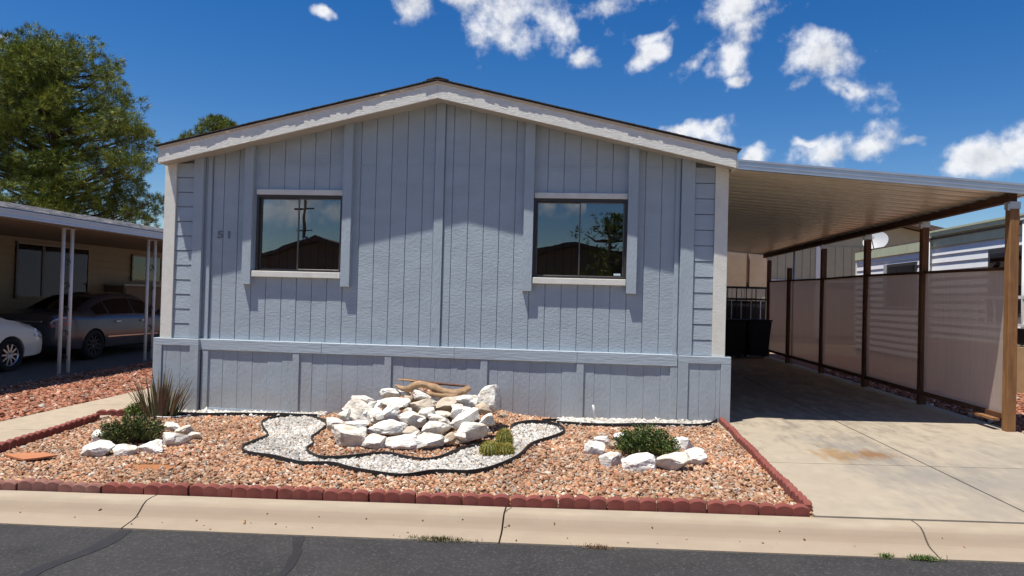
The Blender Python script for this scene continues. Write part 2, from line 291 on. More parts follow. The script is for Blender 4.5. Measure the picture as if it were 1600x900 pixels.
def driveway_mat():
    m = mat('stained_driveway_concrete_painted_shade', (.345, .29, .215), .9, .09, 7, .0015, 160, dirt=(.33, .265, .19), dscale=1.1, damt=.5)
    t = m.node_tree; n = t.nodes; b = n['Principled BSDF']; out = b.inputs['Base Color'].links[0].from_socket
    g = n.new('ShaderNodeNewGeometry')
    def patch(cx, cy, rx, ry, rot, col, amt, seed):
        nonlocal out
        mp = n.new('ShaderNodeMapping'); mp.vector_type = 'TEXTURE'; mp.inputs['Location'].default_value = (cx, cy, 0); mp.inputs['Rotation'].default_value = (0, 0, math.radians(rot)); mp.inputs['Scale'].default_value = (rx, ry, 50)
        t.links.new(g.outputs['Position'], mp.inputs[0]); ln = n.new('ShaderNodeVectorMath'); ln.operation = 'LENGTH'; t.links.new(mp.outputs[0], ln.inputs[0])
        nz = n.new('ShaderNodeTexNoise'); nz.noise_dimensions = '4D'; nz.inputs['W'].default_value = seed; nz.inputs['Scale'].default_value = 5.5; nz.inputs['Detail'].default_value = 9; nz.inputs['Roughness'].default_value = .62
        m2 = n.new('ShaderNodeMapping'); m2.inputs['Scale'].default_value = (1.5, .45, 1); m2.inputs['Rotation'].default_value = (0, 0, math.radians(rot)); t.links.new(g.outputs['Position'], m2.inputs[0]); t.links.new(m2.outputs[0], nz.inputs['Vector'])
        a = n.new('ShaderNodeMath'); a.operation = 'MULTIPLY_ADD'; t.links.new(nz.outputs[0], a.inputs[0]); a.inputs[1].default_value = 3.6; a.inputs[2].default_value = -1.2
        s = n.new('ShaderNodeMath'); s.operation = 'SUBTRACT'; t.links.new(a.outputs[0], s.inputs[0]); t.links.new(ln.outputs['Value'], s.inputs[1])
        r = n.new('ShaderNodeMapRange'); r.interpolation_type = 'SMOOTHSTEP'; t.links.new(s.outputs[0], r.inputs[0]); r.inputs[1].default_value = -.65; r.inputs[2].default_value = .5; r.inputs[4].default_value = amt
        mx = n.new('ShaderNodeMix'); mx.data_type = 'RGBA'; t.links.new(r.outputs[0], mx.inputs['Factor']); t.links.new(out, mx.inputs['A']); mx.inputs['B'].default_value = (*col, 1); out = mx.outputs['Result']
    grey = (.185, .175, .155)
    patch(4.72, -1.6, .40, 1.1, 8, grey, .6, 1); patch(4.75, -2.6, .65, .6, 0, grey, .5, 2); patch(5.6, -2.8, .8, .9, 20, grey, .5, 3)
    patch(6.2, -1.6, .8, .9, 0, grey, .35, 4); patch(5.2, -3.5, .9, .4, 0, grey, .35, 8); patch(6.2, -3.2, .5, 1.0, 10, grey, .3, 9)
    patch(4.72, -1.72, .34, .26, 20, (.20, .105, .045), .95, 5); patch(4.42, -1.75, .24, .30, 0, (.26, .155, .06), .8, 6); patch(4.9, 4, 1.8, 5, 0, (.07, .06, .052), .55, 7)  # two brown stains, then the carport roof's shade painted dark on the floor
    t.links.new(out, b.inputs['Base Color']); return m
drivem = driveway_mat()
def soil_mat(name, col, col2):
    return mat(name, col, .95, .25, 25, .01, 60, dirt=col2, dscale=3, damt=.6, spec=.15)
soil = soil_mat('sandy_soil', (.28, .17, .10), (.21, .115, .068))
soil_red = soil_mat('red_soil', (.24, .11, .07), (.19, .09, .06))
soil_white = soil_mat('white_grit', (.36, .33, .29), (.28, .25, .21))
dirt_orange = soil_mat('orange_dirt', (.33, .135, .055), (.36, .2, .11))
earth = soil_mat('desert_earth', (.33, .22, .14), (.27, .17, .11))

# ------------------------------------------------------------------ ground, road, kerb
xs = [-900, -300, -80, -30, -16, -12, -9, -8, -7, -6, -5.5, -5, -4.5, -4, -3.5, -3, -1, 1, 3, 5, 7, 9, 12, 20, 40, 120, 400, 900]
ys = [-900, -300, -60, -30, -12.2, -12, -9, -4.3, -3.9, -3.7, -2, -1, 0, 2, 4, 6, 8, 10, 14, 20, 40, 120, 400, 900]
V = []; F = []
for y in ys:
    for x in xs:
        z = gz(x, y, False) - (.09 if -4.1 < y else .42)
        if y < -12.1: z = gz(x, y, False) - .06
        V.append((x, y, z))
nx = len(xs)
for j in range(len(ys) - 1):
    for i in range(nx - 1): F.append((j * nx + i, j * nx + i + 1, (j + 1) * nx + i + 1, (j + 1) * nx + i))
tag(add('ground', raw(V, F), earth), kind='structure')
def strip(name, xs, ys, dz, m, parent=None, thick=.08, mound=False, kind='structure'):
    """a sheet with sides that follows the lie of the lot"""
    V = []; F = []; nx, ny = len(xs), len(ys)
    for y in ys:
        for x in xs: V.append((x, y, gz(x, y, mound) + dz))
    for j in range(ny - 1):
        for i in range(nx - 1): F.append((j * nx + i, j * nx + i + 1, (j + 1) * nx + i + 1, (j + 1) * nx + i))
    rim = [i for i in range(nx)] + [j * nx + nx - 1 for j in range(1, ny)] + [(ny - 1) * nx + i for i in range(nx - 2, -1, -1)] + [j * nx for j in range(ny - 2, 0, -1)]
    b = len(V); V += [(V[i][0], V[i][1], V[i][2] - thick) for i in rim]; n = len(rim)
    for k in range(n): F.append((rim[k], b + k, b + (k + 1) % n, rim[(k + 1) % n]))
    o = add(name, raw(V, F), m, parent)
    if parent is None: tag(o, kind=kind)
    return o
lin = lambda a, b, n: [a + (b - a) * i / (n - 1) for i in range(n)]
road = strip('road', [-120] + lin(-12, 12, 25) + [120], [-12, -9, -7, -5, -4.235], -.135, asphalt)
def ribbon(name, pts, w, m, parent, dz, seed):
    r = random.Random(seed); V = []; F = []
    P = []
    for (x0, y0), (x1, y1) in zip(pts, pts[1:]):
        n = max(2, int(math.hypot(x1 - x0, y1 - y0) / .06))
        P += [(x0 + (x1 - x0) * i / n, y0 + (y1 - y0) * i / n) for i in range(n)]
    P.append(pts[-1])
    for i, (x, y) in enumerate(P):
        a = P[max(0, i - 1)]; b = P[min(len(P) - 1, i + 1)]; dx, dy = b[0] - a[0], b[1] - a[1]; l = math.hypot(dx, dy)
        ww = w * (.75 + .5 * mnoise.noise((x * 3, y * 3, seed))); jx = .02 * mnoise.noise((x * 5, y * 5, seed + 9))
        V += [(x - dy / l * (ww + jx), y + dx / l * (ww + jx), gz(x, y, False) + dz), (x + dy / l * (ww - jx), y - dx / l * (ww - jx), gz(x, y, False) + dz)]
    for i in range(len(P) - 1): F.append((2 * i, 2 * i + 1, 2 * i + 3, 2 * i + 2))
    return add(name, raw(V, F), m, parent)
ribbon('tar_seam', [(-1.22, -4.26), (-1.2, -4.6), (-1.28, -5.0), (-1.25, -5.6)], .055, tar, road, -.131, 1)
ribbon('tar_seam', [(0.02, -4.26), (.12, -4.5), (.18, -4.8), (.2, -5.4)], .05, tar, road, -.131, 2)
kerb = empty('kerb', (0, -4, 0)); tag(kerb, kind='structure')
prof = [(-3.83, -.16), (-3.83, -.006), (-3.90, -.006), (-3.96, -.012), (-4.0, -.032), (-4.04, -.068), (-4.075, -.094), (-4.11, -.106), (-4.24, -.125), (-4.24, -.25)]
joints = [-40, -15, -8, -4.3, -1.28, 1.40, 4.2, 7.2, 10.5, 20, 40]
for a, b in zip(joints, joints[1:]):
    a += .006; b -= .006; xsx = lin(a, b, max(2, int(b - a) * 2 + 2)); V = []; F = []; n = len(prof)
    for x in xsx:
            for y, dz in prof: V.append((x, y + .006 * mnoise.noise((x * 1.3, y * 2, 0)), gz(x, y, False) + dz + .003 * mnoise.noise((x * 2, y * 5, 3))))
    for i in range(len(xsx) - 1):
        for k in range(n - 1): F.append((i * n + k, i * n + k + 1, (i + 1) * n + k + 1, (i + 1) * n + k))
    F += [tuple(range(n))[::-1], tuple(range((len(xsx) - 1) * n, len(xsx) * n))]
    o = add('kerb_section', raw(local(kerb, V), F), kerbm, kerb)
ribbon('kerb_crack', [(1.44, -3.84), (1.41, -3.95)], .004, tar, road, -.004, 5)

# driveway slabs, path slabs
drive = empty('driveway', (5.2, -1, 0)); tag(drive, kind='structure')
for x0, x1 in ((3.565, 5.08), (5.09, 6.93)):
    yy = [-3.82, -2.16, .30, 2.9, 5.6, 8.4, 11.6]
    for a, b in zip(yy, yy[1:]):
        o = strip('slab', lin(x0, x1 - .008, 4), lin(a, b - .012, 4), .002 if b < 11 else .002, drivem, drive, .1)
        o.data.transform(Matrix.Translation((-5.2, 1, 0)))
strip('right_drive_verge', lin(6.95, 9.3, 4), lin(-3.82, 12, 8), -.02, soil_red)
path = empty('path', (-4.5, 0, 0)); tag(path, kind='structure')
for a, b in ((-3.82, -1.5), (-1.49, .30), (.31, 3.0), (3.01, 6), (6.01, 10), (10.01, 16)):
    o = strip('slab', lin(-5.0, -4.0 + .0, 5), lin(a, b, 5), .004, concrete, path, .1); o.data.transform(Matrix.Translation((4.5, 0, 0)))
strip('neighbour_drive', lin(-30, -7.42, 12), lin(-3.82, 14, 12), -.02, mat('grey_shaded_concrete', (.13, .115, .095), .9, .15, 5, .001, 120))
strip('neighbour_gravel_bed', lin(-7.4, -5.02, 6), lin(-3.82, 16, 16), -.025, soil_red)
# yard sheet with the mound
strip('yard', lin(-4.0, 3.6, 60), lin(-3.78, .12, 40), -.022, soil, None, .1, True)

# ------------------------------------------------------------------ gravel (nobody could count it)
_ico = bmesh.new(); bmesh.ops.create_icosphere(_ico, subdivisions=1, radius=1); _ico.verts.ensure_lookup_table()
IV = np.array([v.co[:] for v in _ico.verts]); IF = np.array([[v.index for v in f.verts] for f in _ico.faces]); _ico.free()
gz_v = np.vectorize(gz)
def stones(name, P, size, flat, palette, weights, label, zoff=0., cat='gravel'):
    n = len(P); a = rng.uniform(0, 2 * np.pi, n); t = rng.normal(0, .35, (n, 2))
    sc = np.stack([size * rng.uniform(.75, 1.45, n), size * rng.uniform(.6, 1.0, n), size * flat * rng.uniform(.6, 1.25, n)], 1)
    sc = sc * np.clip(rng.lognormal(0, .32, n), .5, 2.2)[:, None]
    V = IV[None] * rng.uniform(.72, 1.18, (n, len(IV), 1)) * sc[:, None, :]
    ca, sa = np.cos(a)[:, None], np.sin(a)[:, None]
    tx, ty = t[:, :1], t[:, 1:]
    z = V[..., 2] + V[..., 0] * tx + V[..., 1] * ty
    x = V[..., 0] * ca - V[..., 1] * sa; y = V[..., 0] * sa + V[..., 1] * ca
    W_ = np.stack([x + P[:, :1], y + P[:, 1:2], z + P[:, 2:3] + zoff], -1).reshape(-1, 3)
    Fc = (IF[None] + (np.arange(n) * len(IV))[:, None, None]).reshape(-1, 3)
    me = bpy.data.meshes.new(name); me.vertices.add(len(W_)); me.vertices.foreach_set('co', W_.ravel().astype(np.float32))
    me.loops.add(Fc.size); me.loops.foreach_set('vertex_index', Fc.ravel().astype(np.int32)); me.polygons.add(len(Fc))
    me.polygons.foreach_set('loop_start', np.arange(0, Fc.size, 3, dtype=np.int32)); me.update(calc_edges=True)
    pal = np.array(palette)[rng.choice(len(palette), n, p=np.array(weights) / sum(weights))] * rng.uniform(.72, 1.2, (n, 1))
    pal = pal * np.array([[1 + .30 * mnoise.noise((px_ * 1.1, py_ * 1.6, 4)) + .15 * mnoise.noise((px_ * 4, py_ * 4, 9))] for px_, py_ in P[:, :2]])
    c = np.ones((n, len(IV), 4), np.float32); c[..., :3] = pal[:, None, :]
    at = me.color_attributes.new('Col', 'FLOAT_COLOR', 'POINT'); at.data.foreach_set('color', c.ravel())
    return tag(add(name, me, gravel_m), label, cat, None, 'stuff')
OUTER = [(1.15, -1.04), (1.17, -0.87), (1.25, -0.71), (1.36, -0.56), (1.56, -0.51), (1.71, -0.73), (1.74, -0.99), (1.65, -1.27), (1.48, -1.57), (1.41, -1.79), (1.37, -2.15), (1.3, -2.42), (1.14, -2.78), (0.97, -2.93), (0.69, -2.94), (0.45, -3.09), (0.21, -3.04), (-0.05, -2.93), (-0.26, -2.78), (-0.39, -2.75), (-0.56, -2.77), (-0.74, -2.69), (-0.91, -2.58), (-1.18, -2.45), (-1.34, -2.31), (-1.43, -2.12), (-1.44, -1.86), (-1.44, -1.57), (-1.68, -1.15), (-1.87, -0.74), (-1.87, -0.43), (-1.67, -0.26), (-1.4, -0.35), (-1.08, -0.8), (-0.96, -1.08)]
INNER = [(-0.96, -1.1), (-0.93, -1.44), (-0.91, -1.65), (-0.79, -1.9), (-0.76, -2.16), (-0.63, -2.38), (-0.45, -2.53), (-0.28, -2.5), (-0.14, -2.42), (0.01, -2.29), (0.12, -2.29), (0.33, -2.45), (0.5, -2.5), (0.61, -2.42), (0.72, -2.13), (0.81, -1.91), (0.94, -1.83)]
WALL_L = [(-3.38, -.40), (-2.96, -.36), (-2.51, -.29), (-1.92, -.27), (-1.36, -.31)]
WALL_R = [(1.64, -.43), (2.1, -.46), (2.52, -.46), (2.94, -.39), (3.26, -.35), (3.46, -.26), (3.58, -.02)]
def smooth_curve(P, step=.05):
    out = []; P = [Vector((*p, 0)) for p in P]
    for i in range(len(P) - 1):
        p0, p1, p2, p3 = P[max(0, i - 1)], P[i], P[i + 1], P[min(len(P) - 1, i + 2)]; n = max(2, int((p2 - p1).length / step))
        for k in range(n):
            t = k / n; out.append(.5 * ((2 * p1) + (p2 - p0) * t + (2 * p0 - 5 * p1 + 4 * p2 - p3) * t * t + (3 * p1 - p0 - 3 * p2 + p3) * t ** 3))
    out.append(P[-1]); return [(p.x, p.y) for p in out]
def inpoly(x, y, poly):
    x = np.asarray(x); y = np.asarray(y); c = np.zeros(x.shape, bool); j = len(poly) - 1
    for i in range(len(poly)):
        xi, yi = poly[i]; xj, yj = poly[j]
        hit = ((yi > y) != (yj > y)) & (x < (xj - xi) * (y - yi) / (yj - yi + 1e-12) + xi); c ^= hit; j = i
    return c
CO = smooth_curve(OUTER); CI = smooth_curve(INNER); CWL = smooth_curve(WALL_L); CWR = smooth_curve(WALL_R)
WHITE = CO + CI + [(1.12, -1.83), (1.15, -1.04)]
WSTRIP = CWR + [(3.6, .1), (1.64, .1)]
WSTRIPL = CWL + [(-1.36, .1), (-3.38, .1)]
def dirtmask(x, y): return np.clip(1.5 * (1.1 - np.sqrt(((x + 1.87) / .34) ** 2 + ((y + 2.95) / .17) ** 2)), 0, .96)
def scatter(x0, x1, y0, y1, n):
    return rng.uniform(x0, x1, n), rng.uniform(y0, y1, n)
x, y = scatter(-4.02, 3.58, -3.74, .06, 62000)
edge = -3.72 - (y + 2.6) * .16
wht = inpoly(x, y, WHITE); ws = inpoly(x, y, WSTRIP) | inpoly(x, y, WSTRIPL)
keep = (~wht | (rng.random(len(x)) < .05)) & ~(ws & (rng.random(len(x)) < .85)) & (x > np.where(y < -.5, edge + .1, -3.75)) & (x < 3.60 - .0) & ~(rng.random(len(x)) < dirtmask(x, y))
P = np.stack([x[keep], y[keep], gz_v(x[keep], y[keep])], 1)
PAL = [(.40, .24, .135), (.42, .195, .105), (.52, .43, .34), (.23, .115, .065), (.29, .245, .20), (.46, .29, .18), (.18, .08, .05)]
stones('tan_gravel', P, .0155, .62, PAL, [5, 5, 2.6, 2.2, 1.2, 4, 1], 'mixed tan and orange gravel covering the front yard bed', -.006)
x, y = scatter(-2.0, 1.8, -3.15, -.2, 42000); wht = inpoly(x, y, WHITE)
P = np.stack([x[wht], y[wht], gz_v(x[wht], y[wht])], 1)
WP = [(.56, .535, .485), (.46, .43, .38), (.35, .32, .285), (.48, .37, .28), (.24, .215, .2)]
stones('white_gravel', P, .0165, .62, WP, [5, 4, 1.6, 1, .6], 'white gravel between the two curved black edgings', -.004)
x, y = scatter(1.6, 3.6, -.45, .08, 3200); k = inpoly(x, y, WSTRIP); x2, y2 = scatter(-3.4, -1.36, -.40, .08, 2600); k2 = inpoly(x2, y2, WSTRIPL)
x = np.r_[x[k], x2[k2]]; y = np.r_[y[k], y2[k2]]
stones('white_pebbles', np.stack([x, y, gz_v(x, y)], 1), .021, .65, [(.60, .575, .52), (.52, .47, .41), (.4, .34, .28)], [5, 2, 1], 'white pebbles in the narrow strip along the skirting', .002, 'pebbles')
x, y = scatter(-7.4, -5.04, -1.6, 9, 22000)
RP = [(.32, .125, .072), (.37, .17, .10), (.235, .085, .052), (.42, .26, .18), (.46, .38, .32)]
stones('red_gravel', np.stack([x, y, gz_v(x, y, False)], 1), .028, .42, RP, [5, 4, 3, 2, .7], 'reddish gravel strip between path and left carport', -.012)
x, y = scatter(6.98, 9.2, -2.5, 7, 6500)
stones('red_gravel', np.stack([x, y, gz_v(x, y, False)], 1), .028, .42, RP, [5, 4, 3, 2, .7], 'reddish gravel right of the carport posts', -.012)
# stray pebbles and grit on kerb and asphalt
n = 46; x = rng.uniform(-2.6, 4.6, n); y = -4.02 - np.abs(rng.normal(0, .10, n)); z = []
for a, b in zip(x, y):
    dz = np.interp(-b, [-p[0] for p in prof[1:9]], [p[1] for p in prof[1:9]]) if b > -4.24 else -.135
    z.append(gz(a, b, False) + dz + .003)
stones('stray_pebbles', np.stack([x, y, np.array(z)], 1), .0075, .6, PAL + [(.10, .07, .05)], [3, 3, 1, 4, 1, 2, 2, 5], 'stray pebbles and crumbs scattered along the gutter', 0, 'pebbles')

# ------------------------------------------------------------------ scalloped edgers
def edger_mesh(m, n=3, pitch=.115, h=.060, t=.055):
    """three half-round columns side by side with scalloped tops"""
    X = []
    for k in range(n):
        for u in np.linspace(0, 1, 9)[(0 if k == 0 else 1):]:
            X.append(((k + u - n / 2) * pitch, math.sin(math.pi * u)))
    V = []; F = []
    for x, q in X:
        x *= .988; top = h - .022 + .022 * q ** .75; fr = -t / 2 - .005 * q ** .7
        V += [(x, fr, -.05), (x, fr, top - .010), (x, fr + .010, top), (x, t / 2 - .006, top), (x, t / 2, top - .006), (x, t / 2, -.05)]
    for i in range(len(X) - 1):
        for k in range(6): F.append((6 * i + k, 6 * i + (k + 1) % 6, 6 * i + 6 + (k + 1) % 6, 6 * i + 6 + k))
    F += [tuple(range(6)), tuple(range(6 * len(X) - 1, 6 * len(X) - 7, -1))]
    me = raw(V, F); bm = bmesh.new(); bm.from_mesh(me); bmesh.ops.recalc_face_normals(bm, faces=bm.faces); bm.to_mesh(me); bm.free(); me.materials.append(m); return me
EM, EMD = edger_mesh(brick), edger_mesh(brick_dusty)
def edger(x, y, rz, me, label, group, dz=0, ry=0):
    o = bpy.data.objects.new('scalloped_edger', me); COL.objects.link(o)
    o.location = (x, y, gz(x, y, False) + .012 + dz); o.rotation_euler = (0, ry - .0226 * math.cos(rz), rz); tag(o, label, 'edger', group); return o
ORD = 'first second third fourth fifth sixth seventh eighth ninth tenth eleventh twelfth thirteenth fourteenth fifteenth sixteenth seventeenth eighteenth nineteenth twentieth twenty-first twenty-second twenty-third'.split()
r = random.Random(3)
xx = 3.36; k = 0
while xx > -3.9:
    dusty = xx < -1.9
    edger(xx, -3.775 + r.uniform(-.014, .012), r.uniform(-.045, .045), EMD if dusty else EM, (f'dusty faded scalloped edger, {ORD[k]} along the kerb from the driveway corner' if dusty else f'{ORD[k]} red scalloped edger along the kerb, counted from the driveway corner'),
          'faded edgers along the kerb' if dusty else 'red edgers along the kerb', r.uniform(-.012, .008), r.uniform(-.02, .02)); xx -= .349 + r.uniform(0, .006); k += 1
yy = -3.56; k = 0
while yy < .0:
    f = (yy + 3.7) / 3.7; edger(3.545 + .09 * f + r.uniform(-.008, .008), yy, math.pi / 2 - .02 + r.uniform(-.03, .03), EM, f'{ORD[k]} red scalloped edger beside the driveway, counted from the kerb corner', 'red edgers beside the driveway', r.uniform(-.01, .004)); yy += .349; k += 1
yy = -2.92; k = 6
while yy < -.75:
    f = (yy + 2.55) / 2.05; edger(-3.72 - .36 * f + r.uniform(-.01, .01), yy, math.pi / 2 + .17 + r.uniform(-.03, .03), EM, f'{ORD[k]} red scalloped edger beside the walkway, counted from the house end', 'red edgers beside the walkway', r.uniform(-.01, .005)); yy += .349; k -= 1
edger(-4.02, -.42, .35, EM, 'red scalloped edger turned at the end of the walkway row', None)

# ------------------------------------------------------------------ the grey-blue home
PX, PZ, SL = .04, 3.985, .2312                     # ridge x, fascia lower edge at the ridge, slope
def zf(x): return PZ - SL * abs(x - PX)
home = empty('mobile_home', (0, 0, 0), 'grey-blue mobile home with low gable roof and two sliding windows', 'house')
WY = .075
LWX, RWX, WZ = (-2.41, -1.236), (1.27, 2.44), (1.776, 2.79)
# wall shell with openings
B = .088
cells = []
xs_ = [-3.64, -2.41, -1.236, 1.27, 2.44, 3.64]
for i in range(5):
    if i in (1, 3): cells += [(xs_[i], xs_[i + 1], B, B + .1, .02, WZ[0]), (xs_[i], xs_[i + 1], B, B + .1, WZ[1], 3.05)]
    else: cells.append((xs_[i], xs_[i + 1], B, B + .1, .02, 3.05))
cells += [(-3.64, -3.54, B + .1, 20, 0, 3.05), (3.54, 3.64, B + .1, 20, 0, 3.05), (-3.54, 3.54, 19.9, 20, 0, 3.05)]
shell = multi('wall', cells, paint, home)
prism_xz('gable_wall', [(-3.64, 3.052), (3.64, 3.052), (3.64, zf(3.64) + .03), (PX, PZ + .03), (-3.64, zf(-3.64) + .03)], B + .003, B + .1, paint, home)
# vertical siding planks: upper row over the seam, lower row, cut round the windows
TOP = lambda x: zf(x) + .045
SEAM, BOT = 3.185, .80
gr_l = [-3.03, -2.874, -2.67, -2.465, -2.26, -2.045, -1.84, -1.635, -1.43, -1.22, -1.015, -.81, -.602, -.398, -.186, -.03]
gr_r = [.10, .208, .417, .622, .823, 1.022, 1.226, 1.432, 1.637, 1.842, 2.045, 2.249, 2.454, 2.659, 2.864, 3.07]
def plank(x0, x1, z0, z1a, z1b, y0=WY, m=paint, parent=home, name='siding_plank', g=.003):
    dy = random.uniform(-.0015, .0015); x0 += g; x1 -= g
    y0 += dy; c = .0045 if g > .002 else .0018; ring_ = [(x0, B), (x0, y0 + c), (x0 + c, y0), (x1 - c, y0), (x1, y0 + c), (x1, B)]
    top = lambda x: z1a + (z1b - z1a) * (x - x0) / (x1 - x0)
    V = [(x, y, z0) for x, y in ring_] + [(x, y, top(x)) for x, y in ring_]
    F = [(0, 1, 2, 3, 4, 5)[::-1], (6, 7, 8, 9, 10, 11)] + [(i, (i + 1) % 6, (i + 1) % 6 + 6, i + 6) for i in range(6)]
    V = local(parent, V); me = raw(V, F); bm = bmesh.new(); bm.from_mesh(me); bmesh.ops.recalc_face_normals(bm, faces=bm.faces); bm.to_mesh(me); bm.free()
    return add(name, me, m, parent)
for G_ in (gr_l, gr_r):
    for a, b in zip(G_, G_[1:]):
        plank(a, b, SEAM + .002, TOP(a), TOP(b))
        segs = [(BOT, SEAM)]
        for (w0, w1) in (LWX, RWX):
            ov0, ov1 = max(a, w0), min(b, w1)
            if ov1 - ov0 > .003:
                segs = None
                plank(a, b, BOT, 1.70, 1.70); plank(a, b, 2.857, SEAM, SEAM)
                if ov0 - a > .012: plank(a, ov0 - .003 + .0045, 1.70, 2.857, 2.857)
                if b - ov1 > .012: plank(ov1 + .003 - .0045, b, 1.70, 2.857, 2.857)
        if segs: plank(a, b, BOT, SEAM, SEAM)
box('seam_flashing', (-3.03, 3.07, WY - .005, B, SEAM - .004, SEAM + .006), paint_board, home)
# boards
def board(name, x0, x1, z0, m=paint_board, y0=0., top=None, y1=B):
    if top is None: poly = [(x0, z0), (x1, z0), (x1, TOP(x1)), (x0, TOP(x0))]
    else: poly = [(x0, z0), (x1, z0), (x1, top), (x0, top)]
    return prism_xz(name, poly, y0, y1, m, home)
board('centre_batten', -.026, .092, .862, y0=WY - .022)
for x0, x1 in ((-2.565, -2.446), (-1.226, -1.108), (1.142, 1.262), (2.446, 2.568)): board('window_board', x0, x1, 1.598 if x0 < 0 else 1.603)
for s in (-1, 1):
    f = lambda a, b: (min(s * a, s * b), max(s * a, s * b))
    board('trim_strip', *f(3.034, 3.085), .862, y0=WY - .03)
    board('pilaster_board', *f(3.13 if s < 0 else 3.10, 3.262), .862, y0=0.)
    board('corner_board', *f(3.505, 3.662), .858, cream, y0=-.008, y1=B)
    # the narrow side face of the module
    board('module_side', *f(3.088, 3.126 if s < 0 else 3.098), .862, y0=WY - .012)
    z = .862
    while z < 3.15:
        z1 = z + .194; xa, xb = f(3.266, 3.502)
        t0 = min(z1 - .008, TOP(xa)); t1 = min(z1 - .008, TOP(xb))
        V = [(xa, .016, z), (xb, .016, z), (xb, .10, z), (xa, .10, z), (xa, .022, t0), (xb, .022, t1), (xb, .10, t1), (xa, .10, t0)]
        add('lap_plank', raw(V, HEXF), paint, home); z = z1
    # side return of the corner
    box('corner_return', (*f(3.642, 3.661), B + .002, .25, .858, 3.12), cream, home)
# belt and skirting
for x0, x1 in ((-3.125, -1.45), (-1.448, .3), (.302, 1.86), (1.862, 3.097)):
    box('belt_board', (x0, x1, .004 + random.uniform(-.002, .002), B, .716, .858), paint_belt, home, .004)
skirt = empty('skirting', (0, 0, 0)); skirt.parent = home
def gbase(x): return gz(x, 0, False) - .05
bat = [-3.035, -1.79, -.562, .686, 1.902, 3.056]
xg = -3.0; k = 0
while xg < 3.0:
    x1 = min(xg + .2032, 3.09); mid = (xg + x1) / 2
    # plywood panels bow in slightly between their battens
    j = max(i for i in range(6) if bat[i] <= mid + .2 or i == 0); j = min(j, 4); u = (mid - bat[j]) / (bat[j + 1] - bat[j]); bow = .012 * math.sin(math.pi * max(0, min(1, u)))
    plank(xg, x1, gbase(mid), .722, .722, .028 + bow * .6, paint_skirt, skirt, 'skirting_plank', .001); xg = x1
for i, b_ in enumerate(bat):
    w = .045; box('skirting_batten', (b_ - w, b_ + w, .008, .06, gbase(b_), .716), paint_skirt, skirt, .003)
for s in (-1, 1):
    f = lambda a, b: (min(s * a, s * b), max(s * a, s * b))
    box('skirting_rail', (*f(3.105, 3.735), -.035, .08, .765, .856), paint_belt, skirt, .004)
    box('skirting_stile', (*f(3.105, 3.225), -.035, .08, gbase(s * 3.2), .763), paint_skirt, skirt, .003)
    box('skirting_stile', (*f(3.615, 3.735), -.035, .08, gbase(s * 3.7), .763), paint_skirt, skirt, .003)
    for a, b in ((3.227, 3.36), (3.36, 3.56), (3.56, 3.613)): plank(*f(a, b), gbase(s * a), .763, .763, -.018, paint_skirt, skirt, 'skirting_plank', .001)
    box('skirting_side', (*f(3.70, 3.734), .082, 20, gbase(s * 3.7), .85), paint_skirt, skirt)
box('bottom_trim', (-2.99, -1.85, .016, .03, -.085, -.045), paint_board, skirt)
# windows
def window(x0, x1, slide_left):
    w = empty('window', (x0, 0, WZ[0])); w.parent = home
    yf = .062
    box('head_trim', (x0 - .002, x1 + .002, .045, B, 2.787, 2.856), cream, w, .003)
    box('sill', (x0 - (.03 if x0 < 0 else .0), x1 + .0, .012, B, 1.70, 1.776), cream, w, .004)
    t = .028; z0, z1 = WZ[0] + .001, WZ[1] - .003
    multi('frame', [(x0, x0 + t, yf, .16, z0, z1), (x1 - t, x1, yf, .16, z0, z1), (x0 + t, x1 - t, yf, .16, z1 - .038, z1), (x0 + t, x1 - t, yf, .16, z0, z0 + .018)], bronze, w)
    xm = (x0 + x1) / 2 + (-.012 if x0 < 0 else .005)
    a0, a1, b0, b1 = x0 + t, xm + .018, xm - .018, x1 - t
    ya, yb = (.118, .088)
    for nm, (p, q), y in (('sash', (a0, a1), ya), ('sash', (b0, b1), yb)):
        zt, zb = z1 - .038, z0 + .018; s = .018
        sh = multi(nm, [(p, p + s, y, y + .022, zb, zt), (q - s, q, y, y + .022, zb, zt), (p + s, q - s, y, y + .022, zb, zb + s), (p + s, q - s, y, y + .022, zt - s, zt)], sash, w, .002)
        box('pane', (p + s, q - s, y + .010, y + .014, zb + s, zt - s), glass, w)
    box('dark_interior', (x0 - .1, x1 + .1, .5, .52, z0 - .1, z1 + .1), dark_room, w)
    return w
wl = window(*LWX, True); wr_ = window(*RWX, False)
# a strip of curtain at the left window, blinds low in the right one
V = []; F = []
for i in range(13):
    xq = LWX[0] + .03 + i * .006; yq = .19 + .012 * math.sin(i * 1.4); V += [(xq, yq, 1.8), (xq, yq, 2.75)]
for i in range(12): F.append((2 * i, 2 * i + 2, 2 * i + 3, 2 * i + 1))
add('curtain', raw(local(wl, V), F), curtain, wl)
blind = mat('grey_vertical_blind', (.24, .27, .26), .8, .1, 5)
for i in range(10): box('blind_slat', (RWX[0] + .06 + i * .107, RWX[0] + .06 + i * .107 + .095, .27, .275, 1.8, 2.74), blind, wr_)
for i in range(9): box('blind_slat', (LWX[0] + .14 + i * .107, LWX[0] + .14 + i * .107 + .095, .27, .275, 1.8, 2.74), blind, wl)
box('sticker', (2.29, 2.375, .0945, .0962, 1.825, 1.85), sticker, wr_)
